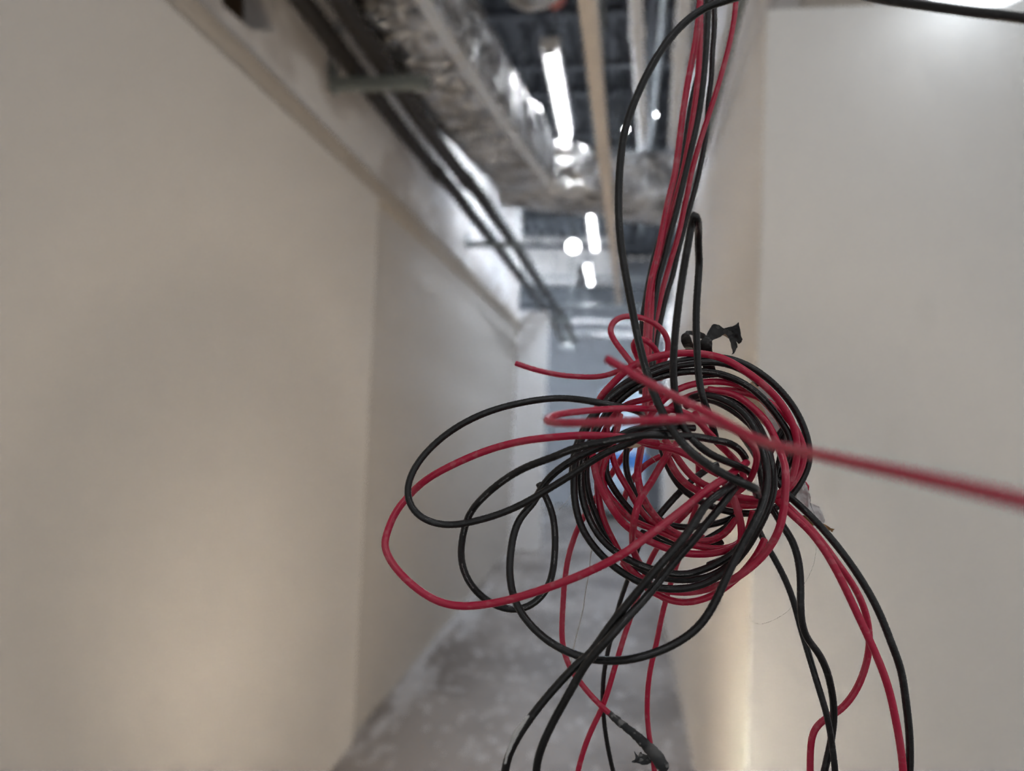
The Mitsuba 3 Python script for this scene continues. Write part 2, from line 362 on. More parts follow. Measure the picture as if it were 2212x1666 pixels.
put('seam_tape', sm, 'm_foil_tape', t, smooth=40, label='pale tape along the lower edge')
t = thing('foil_duct', 'wrapped silver duct end hanging beside the strip light at the top', 'duct')
m, p = duct([(-0.50, 1.2, 3.37), (-0.48, 1.9, 3.37), (-0.44, 2.6, 3.36), (-0.42, 3.02, 3.35)], 0.30, 0.30, 0.145, 9)
put('wrap', m, 'm_foil', t, smooth=55)
cap = trimesh.creation.icosphere(3, 0.15); cap.apply_scale([1, 0.5, 1]); cap.apply_translation([-0.417, 3.02, 3.35])
put('end_cap', cap, 'm_foil', t, smooth=True)
st = trimesh.creation.icosphere(2, 0.05); st.apply_scale([1.0, 0.5, 1.3]); st.apply_translation([-0.33, 3.08, 3.30])
put('red_stain', st, 'm_stain', t, smooth=True, label='reddish sealant blotch')
t = thing('beige_rail', 'straight beige rail running overhead down the middle of the corridor', 'rail')
bm = bx(-0.024, 0.024, -2.9, 2.9, -0.03, 0.03, 0.003); bm.apply_transform(trimesh.transformations.rotation_matrix(math.atan2(-0.0785, 4.765), [0, 0, 1])); bm.apply_translation([-0.083, 4.3, 2.632])
put('bar', bm, 'm_beige', t)
for y in (2.9, 5.4):
    put('rod', rod((-0.13 + (y - 1.9) * 0.0165, y, 2.66), (-0.13 + (y - 1.9) * 0.0165, y, 4.2), 0.004, 8), 'm_galv', t)
pipe_run('white_pipe', [(-0.02, 2.2, 3.22), (0.02, 3.2, 3.22), (0.07, 4.2, 3.22), (0.14, 6.2, 3.22)], 0.030, 'm_pipe_white', 'white overhead pipe just right of the beige rail', 'pipe', (3.3, 5.2), 'white pipes under the deck')
pipe_run('white_pipe', [(0.19, 2.4, 3.22), (0.22, 3.3, 3.22), (0.26, 4.2, 3.22), (0.32, 6.2, 3.22)], 0.034, 'm_pipe_white', 'white overhead pipe behind the hanging wire bundle', 'pipe', (3.5, 5.3), 'white pipes under the deck')
pipe_run('silver_conduit', [(0.13, 2.2, 3.5), (0.15, 4, 3.5), (0.16, 6, 3.5), (0.17, 8, 3.5)], 0.016, 'm_galv', 'thin silver conduit between the two white pipes', 'conduit', (4.0,), 'thin silver conduits')
pipe_run('silver_conduit', [(-0.28, 2.6, 3.62), (-0.26, 4, 3.62), (-0.25, 6, 3.62), (-0.25, 8, 3.62)], 0.015, 'm_galv', 'thin silver conduit left of the beige rail', 'conduit', (4.6,), 'thin silver conduits')
pipe_run('silver_conduit', [(-0.20, 2.6, 3.70), (-0.19, 4, 3.70), (-0.18, 6, 3.70), (-0.18, 8, 3.70)], 0.015, 'm_galv', 'upper thin silver conduit left of the beige rail', 'conduit', (3.8,), 'thin silver conduits')
pipe_run('black_sprinkler_pipe', [(0.09, 2.2, 3.75), (0.10, 3.4, 3.75), (0.12, 5.5, 3.75), (0.13, 8, 3.75)], 0.028, 'm_steel_dark', 'dark pipe high under the deck between the white pipes', 'pipe', (3.1, 5.0))
pipe_run('dark_pipe', [(0.345, 2.2, 2.87), (0.352, 3.3, 2.80), (0.353, 4.3, 2.705), (0.353, 5.6, 2.69)], 0.014, 'm_strut', 'thin dark pipe along the top of the right wall', 'pipe')
# open-web joists across the corridor
for i, y in enumerate((2.7, 3.75, 4.8, 6.0, 7.2, 8.6, 10.0)):
    t = thing('bar_joist', ['nearest dark steel joist under the deck', 'second dark steel joist under the deck', 'third dark steel joist under the deck', 'fourth dark steel joist under the deck', 'fifth dark steel joist under the deck', 'sixth dark steel joist under the deck', 'farthest dark steel joist under the deck'][i] + ', crossing the corridor', 'joist', 'steel joists under the deck')
    xr = 0.395 if y < 5.8 else 2.9
    xl = -1.125 if y < 8.2 else -2.9
    put('top_chord', bx(xl, xr, y - 0.04, y + 0.04, 4.15, 4.2), 'm_steel_dark', t)
    put('bottom_chord', bx(xl, xr, y - 0.03, y + 0.03, 3.80, 3.84), 'm_steel_dark', t)
    for k in range(-6, 6):
        a, b = (k * 0.4, 3.83), (k * 0.4 + 0.2, 4.16)
        if a[0] < xl or a[0] + 0.4 > xr:
            continue
        put('web', rod((a[0], y, a[1]), (b[0], y, b[1]), 0.011, 6), 'm_steel_dark', t)
        put('web', rod((b[0], y, b[1]), (a[0] + 0.4, y, a[1]), 0.011, 6), 'm_steel_dark', t)
# cross struts with silver pipes at the far end
for i, (y, z, x0, x1, r, m) in enumerate(((9.75, 2.98, -0.9, 0.9, 0.020, 'm_galv'), (10.5, 2.86, -0.8, 0.9, 0.035, 'm_pipe_white'), (10.6, 2.70, -0.75, 0.9, 0.05, 'm_pipe_white'), (8.9, 3.18, -1.1, 0.9, 0.016, 'm_galv'))):
    t = thing('cross_pipe', ['thin silver pipe crossing the far end of the corridor', 'white pipe crossing the far end above the blue-grey wall', 'thick white pipe crossing lowest at the far end', 'highest silver pipe crossing near the white pillar'][i], 'pipe', 'pipes crossing the far end')
    put('run', rod((x0, y, z), (x1, y, z), r, 12), m, t, smooth=40)
    for xx in (x0 + 0.25, x1 - 0.1):
        put('hanger', rod((xx, y, z + r), (xx, y, 4.2), 0.005, 6), 'm_galv', t)
t = thing('metal_box', 'small silver junction box where the black pipes end', 'junction box')
put('box', bx(-0.83, -0.63, 10.225, 10.32, 2.44, 2.66, 0.005), 'm_galv', t)
put('hanger', rod((-0.73, 10.27, 2.65), (-0.73, 10.27, 4.2), 0.006, 8), 'm_galv', t); put('cover', bx(-0.82, -0.64, 10.32, 10.33, 2.45, 2.65, 0.002), 'm_galv', t)
put('dark_panel', bx(-0.67, -0.56, 10.97, 11.0, 3.47, 3.74, 0.004), 'm_hole', 'wall_far_upper', label='small dark rectangle')

# ------------------------------------------------------------------ lamps
def strip(x, y0, y1, z, radiance, label, group, wd=0.05):
    t = thing('strip_light', label, 'strip light', group)
    put('housing', bx(x - wd, x + wd, y0, y1, z + 0.012, z + 0.07, 0.006), 'm_housing', t)
    k = put('tube', rod((x, y0 + 0.02, z), (x, y1 - 0.02, z), 0.014, 12), 'm_housing', t, smooth=40)
    emit(k, radiance)
    for yy in (y0 + 0.2, y1 - 0.2):
        put('hanger', rod((x, yy, z + 0.07), (x, yy, 4.2), 0.003, 6), 'm_galv', t)
    for yy in (y0 + 0.01, y1 - 0.01):
        put('end_cap', bx(x - 0.03, x + 0.03, yy - 0.008, yy + 0.008, z - 0.026, z + 0.03), 'm_housing', t)
strip(-0.42, 3.75, 4.95, 3.40, STRIP, 'glaring strip light beside the silver duct, nearest of the row', 'strip lights in the ceiling void')
strip(-0.33, 6.75, 8.30, 3.40, STRIP, 'glaring strip light just above the far end of the black pipes', 'strip lights in the ceiling void')
strip(-0.46, 9.1, 10.5, 3.40, STRIP, 'farthest glaring strip light in front of the white far wall', 'strip lights in the ceiling void')
strip(-0.55, 5.0, 6.05, 3.36, STRIP, 'added strip light hidden above the crossing silver duct', 'strip lights in the ceiling void')  # added out of view to brighten the pillar and upper left wall
strip(0.20, 5.35, 6.25, 3.36, STRIP, 'second added strip light hidden above the crossing silver duct', 'strip lights in the ceiling void')  # unseen fill put in for the white pillar
strip(1.6, 9.9, 11.3, 3.7, [48.0, 54.0, 63.0], 'added strip light in the far room hidden behind the right wall', 'strip lights in the ceiling void')  # unseen, added to light the far wall
t = thing('fill_flood_light', 'added flood light hidden behind the white pillar, brightens the far upper wall', 'flood light')  # added unseen fill for the far upper wall, shaped as a lamp
fl, fp = bx(-0.30, 0.30, -0.05, 0.05, -0.20, 0.20, 0.01), bx(-0.27, 0.27, 0.05, 0.054, -0.17, 0.17)
RF = trimesh.transformations.concatenate_matrices(trimesh.transformations.translation_matrix([-1.55, 9.0, 1.95]), trimesh.transformations.rotation_matrix(math.radians(-24), [0, 0, 1]), trimesh.transformations.rotation_matrix(math.radians(38), [1, 0, 0]))
fl.apply_transform(RF); fp.apply_transform(RF)
put('housing', fl, 'm_yellow', t); k = put('lens', fp, 'm_housing', t); emit(k, [120, 136, 155])
put('pole', rod((-1.55, 9.0, 0.02), (-1.55, 9.0, 1.85), 0.018), 'm_lampdark', t); put('foot', bx(-1.80, -1.30, 8.8, 9.2, 0.0, 0.03), 'm_lampdark', t)
strip(0.22, 0.1, 1.3, 3.62, HALL_FILL, 'added strip light in the ceiling void above the camera', 'strip lights in the ceiling void')  # added above the view to brighten the overhead ducts
strip(0.0, -2.4, -1.2, 3.0, HALL_FILL, 'added strip light in the hall behind the camera', 'added strip lights of the hall')  # added behind the view as soft fill for the walls
strip(1.7, -1.6, -0.4, 3.0, HALL_FILL, 'added strip light in the hall right of the camera', 'added strip lights of the hall')  # same added fill, from the right
t = thing('lamp_bulb', 'round glaring bulb left of the far strip light', 'light bulb')
b = trimesh.creation.icosphere(3, 0.066); b.apply_translation([-0.57, 8.2, 3.40]); k = put('globe', b, 'm_housing', t, smooth=True); emit(k, BULB)
put('socket', rod((-0.57, 8.2, 3.465), (-0.57, 8.2, 3.56), 0.024), 'm_lampdark', t); put('cord', rod((-0.57, 8.2, 3.56), (-0.57, 8.2, 4.2), 0.004, 6), 'm_lampdark', t)
for i, (x, y, z) in enumerate(((-0.20, 5.2, 3.58), (-0.02, 5.4, 3.62), (0.17, 5.0, 3.56))):
    t = thing('small_lamp', ['small bright lamp dot left of the beige rail', 'small bright lamp dot behind the beige rail', 'small bright lamp dot between the white pipes'][i], 'lamp', 'small lamps under the deck')
    b = trimesh.creation.icosphere(2, 0.016); b.apply_translation([x, y, z]); k = put('globe', b, 'm_housing', t, smooth=True); emit(k, [60, 66, 72])
    put('stem', rod((x, y, z + 0.012), (x, y, 4.2), 0.003, 6), 'm_lampdark', t)
# white lamp bowl at the top right
t = thing('ceiling_lamp', 'bright white bowl lamp at the top right edge above the wall', 'lamp')
b = trimesh.creation.icosphere(3, 0.165); b = trimesh.intersections.slice_mesh_plane(b, [0, 0, -1], [0, 0, 0.02]); b.apply_scale([1, 1, 0.62]); b.apply_translation([0.855, 1.90, 2.655]); k = put('bowl', b, 'm_pipe_white', t, smooth=True); emit(k, [0.9, 0.98, 1.05])
put('rim', rod((0.855, 1.90, 2.667), (0.855, 1.90, 2.70), 0.172, 32), 'm_housing', t, smooth=40)
put('stem', rod((0.855, 1.90, 2.70), (0.855, 1.90, 4.2), 0.008), 'm_housing', t)
# warm work light on the floor below the frame
t = thing('work_light', 'warm work light on the floor below the coil', 'work light')
wl = bx(-0.20, 0.20, -0.03, 0.03, -0.14, 0.14, 0.01); pan = bx(-0.18, 0.18, 0.03, 0.034, -0.12, 0.12)
RW = trimesh.transformations.concatenate_matrices(trimesh.transformations.translation_matrix([-0.27, 1.62, 0.24]), trimesh.transformations.rotation_matrix(math.radians(-12), [0, 0, 1]), trimesh.transformations.rotation_matrix(math.radians(52), [1, 0, 0]))
for mm in (wl, pan): mm.apply_transform(RW)
put('housing', wl, 'm_yellow', t); k = put('lens', pan, 'm_housing', t); emit(k, WORK)
st = cat_(rod((-0.23, 0, 0.015), (0.23, 0, 0.015), 0.014), rod((-0.23, 0, 0.015), (-0.215, 0, 0.24), 0.012), rod((0.23, 0, 0.015), (0.215, 0, 0.24), 0.012), rod((-0.23, -0.2, 0.015), (-0.23, 0.2, 0.015), 0.014), rod((0.23, -0.2, 0.015), (0.23, 0.2, 0.015), 0.014))
st.apply_transform(trimesh.transformations.rotation_matrix(math.radians(-12), [0, 0, 1])); st.apply_translation([-0.27, 1.62, 0])
put('stand', st, 'm_lampdark', t)

# ------------------------------------------------------------------ things at the far end
t = thing('wrapped_stack', 'pale blue wrapped stack with a bright blue band, glimpsed through the coil', 'wrapped stack')
put('wrap', bx(-0.30, 0.42, 11.2, 11.9, 0.42, 1.95, 0.03), 'm_film', t)
put('band', bx(-0.12, 0.44, 11.17, 11.93, 0.78, 0.98, 0.02), 'm_blue', t, label='bright blue band')
put('cart', bx(-0.34, 0.46, 11.15, 11.95, 0.12, 0.42, 0.01), 'm_grey', t)
for sx in (-0.26, 0.38):
    for sy in (11.25, 11.85):
        put('wheel', rod((sx - 0.02, sy, 0.06), (sx + 0.02, sy, 0.06), 0.06, 16), 'm_lampdark', t, smooth=40)

# ------------------------------------------------------------------ the wires (control points in millimetres around the coil centre)
COIL = np.array([0.0291, 0.3085, 1.4796])
WIRES = [
    ('red', 1.456, 1, 0, 'red wire with a printed edge, leftmost strand of the bundle dropping into the coil',
     [-11.8,19.7,989.5,1.0,34.5,281.4,2.0,37.0,221.0,1.4,36.4,209.7,-0.0,34.7,195.5,-2.0,34.2,182.9,-4.0,33.6,167.7,-5.6,33.1,152.9,-7.7,32.4,132.5,-9.4,32.0,124.2,-11.5,31.4,112.9,-13.9,30.8,97.3,-15.6,30.4,89.8,-17.2,29.9,80.2,-18.0,29.6,68.1,-18.2,29.4,58.8,-18.3,26.6,49.2,-17.9,21.4,31.0,-18.7,11.7,17.9,-19.6,4.9,8.5,-20.5,-1.4,4.3,-20.9,-7.2,0.6,-20.8,-12.0,-3.3,-20.0,-13.8,-6.9,-18.6,-13.5,-10.3,-16.6,-11.0,-13.5,-14.1,-8.5,-17.1,-10.7,-5.8,-20.7,-5.3,-1.9,-24.5,1.8,3.3,-27.4,7.1,5.6,-28.4,12.3,7.8,-27.1,17.5,10.2,-23.3,20.1,11.7,-19.0,22.0,13.9,-14.6]),
    ('red', 1.400, 0, 0, 'bright red wire second from the left at the top of the bundle',
     [-12.4,25.0,1005.6,0.3,39.3,285.1,2.3,42.2,219.6,2.5,41.7,209.1,2.6,41.1,193.6,1.9,40.3,178.2,0.7,39.6,165.2,-0.7,38.8,154.0,-3.3,37.7,137.2,-5.9,36.7,125.0,-7.8,36.1,118.1,-9.2,35.6,112.0,-11.2,34.8,101.9,-13.2,34.1,92.0,-15.2,33.2,80.1,-16.3,32.5,68.3,-16.6,31.9,57.7,-16.6,31.3,45.0,-16.1,30.7,32.4,-14.2,21.2,24.0]),
    ('red', 1.232, 0, 0, 'red wire swinging in from the top right of the bundle and crossing the black strands',
     [17.9,29.4,1006.8,19.0,42.0,285.9,18.7,42.6,219.1,18.2,42.5,211.5,15.9,42.2,196.2,12.7,41.8,182.6,9.6,41.3,170.8,6.5,40.9,159.7,3.4,40.4,149.0,0.8,40.1,138.0,-0.0,40.0,134.0,-1.1,39.8,126.6,-2.1,39.7,121.5,-4.2,39.4,109.1,-6.8,39.0,98.1,-9.3,38.7,89.2,-11.5,38.4,79.1,-13.2,38.1,70.2,-15.0,37.9,59.4,-15.6,34.7,49.5,-15.8,30.6,36.6,-14.9,27.0,28.2]),
    ('black', 1.232, 0, 0, 'black wire showing along the left edge of the bundle just above the small red loop',
     [-11.2,30.6,1021.8,2.2,45.4,289.7,4.2,48.4,223.0,4.4,48.0,200.1,2.6,47.4,185.3,-0.5,46.6,170.8,-2.0,46.1,155.3,-4.1,45.4,137.8,-6.2,44.9,128.1,-8.8,44.3,118.9,-12.4,43.5,108.3,-14.8,43.0,98.9,-16.2,42.6,92.7,-17.7,42.2,84.7,-18.9,41.8,74.7,-20.1,41.4,64.7,-20.3,41.2,57.7,-20.3,36.8,47.4,-19.4,30.2,32.3]),
    ('black', 1.344, 0, 0, 'glossy black wire running down the middle of the bundle in front of the others',
     [-8.9,12.8,968.1,2.9,25.9,274.7,4.7,28.6,213.9,4.7,29.1,203.4,4.6,29.8,190.3,3.9,30.3,178.3,2.9,30.8,166.4,1.4,31.2,154.4,-0.7,31.4,144.9,-2.6,31.7,133.7,-4.8,31.9,124.2,-7.1,32.2,112.1,-9.7,32.4,101.5,-11.3,32.6,92.8,-13.0,32.6,87.5,-14.4,33.0,75.9,-15.6,33.4,66.1,-15.8,33.8,57.0,-15.9,31.6,47.1,-15.2,28.7,34.4]),
    ('black', 1.288, 0, 0, 'black wire on the right of the bundle that bulges outward near the top',
     [-4.4,31.6,1022.1,7.1,44.2,288.4,9.3,47.2,220.6,9.7,47.1,206.7,9.1,46.9,196.3,8.9,46.8,183.5,8.2,46.6,175.8,7.6,46.4,168.0,7.2,46.3,155.2,5.9,46.0,147.5,4.4,45.7,137.9,2.9,45.4,130.7,0.8,45.0,122.2,-1.4,44.5,112.9,-3.2,44.2,104.3,-5.0,43.8,96.8,-6.6,43.5,87.6,-8.8,43.1,80.0,-11.0,42.6,69.0,-12.6,42.3,60.0,-13.6,39.0,52.1,-14.0,32.9,36.7]),
    ('black', 1.456, 0, -1, 'thick black wire arching across the top right and down the front into the coil',
     [686.6,156.0,1651.2,566.0,104.8,967.6,431.1,43.4,489.6,286.0,-27.2,206.2,174.8,-90.7,124.1,122.9,-104.1,116.9,98.8,-91.9,129.6,81.7,-82.6,139.5,70.6,-76.4,145.2,60.9,-68.0,152.3,49.0,-57.9,161.1,38.9,-46.7,171.1,25.4,-37.8,177.7,16.6,-33.1,179.4,5.9,-28.5,179.0,1.1,-28.9,177.2,-5.8,-29.4,173.7,-11.4,-29.6,168.6,-16.4,-29.7,162.2,-21.1,-29.6,154.3,-25.6,-29.3,145.1,-28.5,-29.0,137.2,-30.9,-28.5,127.3,-32.0,-27.4,113.9,-31.9,-27.8,100.0,-30.8,-27.9,87.8,-28.9,-27.9,77.7,-26.5,-27.9,65.8,-23.5,-27.8,52.8,-20.7,-32.2,41.5,-17.5,-36.2,31.6,-13.8,-41.4,23.0,-10.4,-46.7,17.0,-7.1,-49.5,12.6,-1.8,-53.2,8.0,3.4,-56.4,4.8,8.7,-57.5,2.1,14.1,-56.6,0.0,17.2,-50.0,-1.6,20.0,-37.4,-4.4]),
    ('black', 1.344, 0, -1, 'black wire folded into a narrow hairpin above the coil with its tip beside the bundle',
     [20.9,-17.3,1.7,18.5,-21.7,3.2,12.8,-28.7,5.5,7.9,-31.5,7.3,1.5,-34.6,10.5,-3.1,-35.4,14.5,-5.8,-32.0,18.8,-7.5,-32.4,23.6,-8.9,-33.8,28.9,-9.8,-34.9,33.4,-10.3,-36.2,39.2,-10.3,-38.1,47.7,-9.9,-40.0,56.7,-9.2,-42.0,66.3,-8.0,-44.0,75.8,-7.0,-45.8,84.4,-6.2,-47.0,89.8,-5.7,-51.0,91.3,-4.7,-48.8,90.3,-3.3,-40.4,88.2,-2.6,-35.0,84.0,-1.7,-29.7,79.7,-1.8,-29.0,73.8,-1.9,-28.4,68.0,-1.9,-27.2,58.3,-1.6,-26.4,51.7,-1.0,-25.7,46.6,-0.3,-24.7,38.9,0.9,-23.8,32.7,2.3,-23.1,28.1,4.7,-16.5,24.1,7.2,-11.8,18.2,9.6,-5.2,12.8]),
    ('red', 1.120, 0, -1, 'out-of-focus red wire crossing from a short blurred tip to the right edge of the photo',
     [-33.1,-103.4,36.8,-28.9,-102.7,34.6,-25.5,-103.0,32.6,-20.9,-103.4,30.3,-16.7,-105.6,28.1,-12.4,-108.0,25.7,-7.6,-112.2,23.3,-2.9,-116.6,20.6,1.2,-122.8,17.9,5.4,-129.3,16.1,7.5,-143.2,15.4,9.5,-161.1,14.9,14.3,-176.5,13.8,19.7,-189.8,12.7,24.3,-201.3,11.6,34.6,-209.8,9.5,50.7,-213.4,6.4,85.8,-211.9,-3.0,163.7,-192.6,-50.4,279.6,-153.1,-210.7,374.1,-104.8,-570.5]),
    ('red', 1.142, 0, 1, 'blurred red wire bent into a flat narrow loop left of the coil centre',
     [14.9,-13.8,-6.1,17.0,-15.5,-5.4,18.8,-17.4,-3.1,20.1,-21.4,0.1,20.6,-27.5,4.3,19.1,-38.0,8.5,15.6,-52.9,12.5,10.2,-70.0,16.2,4.1,-85.1,18.6,-3.7,-100.5,20.5,-12.0,-109.8,21.1,-21.5,-109.2,20.3,-33.7,-104.8,19.3,-44.4,-96.2,18.6,-48.2,-92.8,18.6,-50.1,-87.0,19.0,-50.6,-77.0,20.0,-48.6,-66.6,21.1,-42.0,-55.6,22.4,-32.7,-46.2,23.7,-24.0,-38.9,24.4,-16.3,-33.7,24.5,-9.4,-30.7,24.4,-3.4,-25.7,23.0,1.8,-20.8,19.4,6.8,-15.8,14.9,12.8,-10.7,9.3,17.5,-5.7,4.2]),
    ('black', 1.344, 0, 1, 'black wire making the highest left loop, reaching halfway across the grey left wall',
     [-0.8,-21.1,18.0,-6.5,-28.0,18.0,-12.0,-36.9,17.3,-17.6,-37.6,16.2,-22.5,-34.2,13.4,-24.8,-32.4,11.7,-30.8,-31.4,9.0,-38.3,-30.1,4.5,-46.0,-29.7,-1.3,-53.8,-29.5,-6.5,-64.6,-29.2,-13.6,-74.1,-29.0,-17.8,-83.7,-28.9,-21.3,-90.1,-28.9,-22.6,-96.7,-29.0,-22.4,-102.8,-29.1,-20.5,-107.0,-29.1,-16.8,-109.0,-28.5,-12.2,-109.1,-28.0,-9.4,-107.4,-26.2,-2.0,-101.2,-23.2,6.9,-90.0,-21.9,16.0,-77.2,-20.3,22.2,-64.2,-18.5,25.9,-52.9,-16.9,27.5,-42.9,-18.8,27.2,-34.8,-20.3,25.9,-26.8,-19.1,24.8,-20.5,-10.0,22.9,-13.5,-0.7,19.1]),
    ('black', 1.400, 1, 1, 'black wire with white print making the middle left loop, cut end on top',
     [-60.1,-10.6,-6.9,-58.9,-10.3,-9.3,-56.7,-10.3,-12.7,-54.4,-10.5,-18.3,-53.1,-10.9,-24.8,-52.5,-11.6,-34.0,-53.1,-12.2,-40.6,-55.3,-12.9,-47.8,-58.4,-13.7,-52.5,-63.2,-14.7,-55.5,-68.1,-15.8,-56.1,-72.9,-17.0,-55.3,-77.8,-18.3,-52.8,-82.7,-19.7,-48.9,-86.4,-21.1,-42.8,-87.9,-21.9,-37.9,-88.3,-22.6,-32.8,-87.3,-23.4,-25.6,-85.5,-23.9,-19.5,-81.2,-26.6,-13.5,-77.8,-28.3,-10.0,-71.1,-31.4,-4.3,-61.3,-35.3,1.7,-51.5,-38.3,5.9,-47.3,-39.7,8.0,-38.3,-42.5,11.0,-29.5,-43.2,13.0,-19.9,-44.0,15.1,-12.4,-42.9,15.2,-0.5,-31.0,14.9,4.6,-25.2,14.2,10.0,-19.3,13.2,14.4,-15.6,12.2,17.3,-12.7,10.1,20.0,-9.5,7.1]),
    ('black', 1.456, 0, 1, 'black wire making the lowest big left loop, sweeping under the coil to its right',
     [-4.9,-7.6,19.3,-11.0,-14.5,18.4,-21.5,-22.0,17.0,-27.3,-24.8,14.5,-32.6,-25.5,11.2,-36.9,-24.0,8.8,-41.9,-23.8,6.5,-48.2,-23.4,2.3,-54.5,-23.0,-2.9,-58.2,-22.4,-8.3,-60.6,-23.6,-13.1,-65.0,-25.5,-18.6,-67.0,-27.0,-25.2,-68.1,-28.3,-32.0,-67.9,-29.4,-38.0,-66.9,-30.3,-44.1,-64.6,-31.1,-50.0,-61.2,-31.7,-55.0,-56.3,-32.2,-59.4,-51.3,-33.6,-62.3,-44.9,-35.2,-64.9,-38.8,-36.7,-65.8,-32.8,-38.1,-65.9,-26.9,-39.5,-65.2,-21.1,-41.1,-63.4,-12.5,-39.9,-60.5,-3.6,-38.8,-55.4,1.4,-38.3,-50.6,5.1,-37.9,-45.2,8.1,-37.8,-38.6,10.3,-36.8,-33.4,12.7,-35.8,-28.5,15.6,-34.7,-22.6,20.1,-33.0,-14.1,23.6,-29.5,-6.9,25.0,-27.1,-1.0,25.1,-24.9,5.0,24.6,-19.8,10.2,22.8,-11.6,18.9,18.8,-6.4,24.9,12.9,-2.0,29.3,6.6,1.7,31.3,-0.2,6.8,29.8]),
    ('red', 1.456, 0, 1, 'red wire making the widest loop at the far left, kinked at its outermost point',
     [20.1,-11.5,5.4,17.5,-17.9,4.4,13.4,-25.5,2.6,8.2,-31.2,-0.4,1.8,-36.0,-4.6,-4.1,-38.7,-9.4,-11.3,-41.5,-15.1,-19.7,-44.5,-21.6,-25.3,-45.2,-25.9,-33.8,-44.2,-31.5,-42.5,-42.3,-36.3,-51.5,-40.5,-40.9,-60.7,-38.9,-44.7,-65.3,-38.0,-46.8,-71.5,-37.1,-48.7,-81.1,-35.7,-51.0,-87.6,-34.9,-51.4,-94.2,-34.0,-50.5,-101.1,-33.1,-47.7,-108.5,-31.1,-43.1,-114.7,-29.1,-37.4,-117.1,-28.0,-34.0,-117.6,-27.4,-32.0,-117.0,-24.9,-25.5,-115.4,-22.8,-20.4,-112.0,-19.8,-14.7,-104.6,-20.5,-7.3,-96.2,-21.0,-1.9,-86.3,-21.3,3.2,-76.4,-21.6,7.2,-62.9,-24.7,10.9,-52.7,-27.0,12.5,-43.5,-29.2,13.6,-35.7,-30.0,13.8,-27.3,-30.9,13.6,-20.5,-23.8,12.5,-14.0,-14.7,11.5]),
    ('red', 1.232, 0, 1, 'short red wire end pointing left above the loops, in front of the white pillar',
     [-76.8,27.5,44.0,-68.6,27.7,41.6,-60.8,28.0,39.9,-53.1,28.2,39.0,-43.6,28.5,38.8,-37.4,27.1,39.4,-32.2,25.9,40.6,-27.6,24.6,42.7,-22.8,23.4,44.0,-17.1,22.1,42.9,-11.0,21.1,38.3]),
    ('red', 1.254, 0, 1, 'small upright red loop standing on top of the coil, crossed by the thick black wire',
     [-12.6,16.7,42.1,-10.6,16.8,46.5,-9.3,16.8,50.6,-9.3,16.4,54.6,-11.2,15.6,58.4,-15.2,14.4,61.8,-20.7,13.0,64.0,-26.0,11.8,64.5,-30.5,9.7,63.3,-33.3,8.2,60.8,-33.9,7.2,57.9,-32.6,6.3,54.3,-30.1,5.4,50.5,-26.5,4.1,46.1,-23.2,3.0,42.0,-18.2,-2.1,36.5,-14.0,-1.3,31.4]),
    ('red', 1.254, 0, 1, 'tiny dull red loop tucked inside the small upright loop',
     [-20.3,19.5,44.0,-22.6,19.0,49.0,-24.0,16.6,52.2,-23.3,15.5,54.3,-21.0,14.5,55.1,-18.2,13.4,54.0,-15.3,15.0,51.7,-13.4,16.4,48.8,-12.7,17.5,45.7,-12.9,18.7,42.2]),
    ('black', 1.456, 0, 2, 'outermost black turn on the upper right rim of the coil',
     [-47.6,3.3,-4.6,-47.3,5.0,4.1,-45.2,5.0,12.0,-41.1,5.3,19.9,-34.6,5.9,28.6,-25.2,7.0,36.7,-13.8,8.4,42.8,1.7,10.5,46.8,10.7,11.8,47.9,17.9,12.8,47.1,25.0,14.2,44.2,31.1,15.4,40.6,35.7,16.4,37.2,40.2,17.4,32.7,43.0,18.1,28.8,46.1,18.9,24.2,48.0,19.5,20.2,50.0,20.1,15.1,51.0,20.5,10.5,50.8,20.9,5.0,49.3,21.0,-0.4,46.6,21.0,-5.8,43.2,20.8,-10.1,39.5,19.8,-13.3,34.6,18.5,-15.8,28.7,17.0,-16.9,21.6,14.9,-17.2,14.4,12.6,-15.6,7.2,10.3,-13.4,2.2,8.6,-10.7,-2.3,6.9,-7.1,-6.0,5.3,-2.6,-8.9,6.7,2.9,-10.9,8.2,8.5]),
    ('black', 1.456, 0, 2, 'second black turn of the coil, dipping lowest of the black turns at the bottom left',
     [28.1,10.7,37.1,20.5,7.3,42.5,9.8,3.6,45.1,-0.5,0.2,44.0,-10.2,-1.2,41.9,-17.0,-2.0,39.0,-23.4,-2.8,35.7,-30.8,-3.7,30.7,-37.0,-5.5,24.0,-41.8,-6.9,16.1,-44.8,-8.1,8.6,-46.0,-8.8,1.5,-46.0,-9.1,-6.3,-44.9,-9.4,-16.2,-42.7,-9.4,-22.7,-38.8,-9.2,-28.7,-35.3,-9.0,-33.1,-31.2,-8.7,-36.5,-26.2,-8.3,-40.1,-19.7,-8.4,-43.5,-11.9,-8.5,-45.2,-1.6,-8.6,-45.0,4.3,-9.1,-43.0,10.4,-9.8,-39.4,15.1,-10.6,-35.4,19.5,-12.3,-29.1,23.1,-14.1,-22.4,25.8,-15.9,-15.9,28.5,-15.7,-8.8,29.6,-15.8,-2.6,28.8,-16.2,4.3,27.7,-10.8,10.7,24.9,-5.2,17.1,20.4,-1.1,22.4,15.1,2.6,26.5,9.0,6.2,29.4,1.9,9.2,30.0]),
    ('black', 1.456, 1, 2, 'black turn of the coil with white print along its upper right arc',
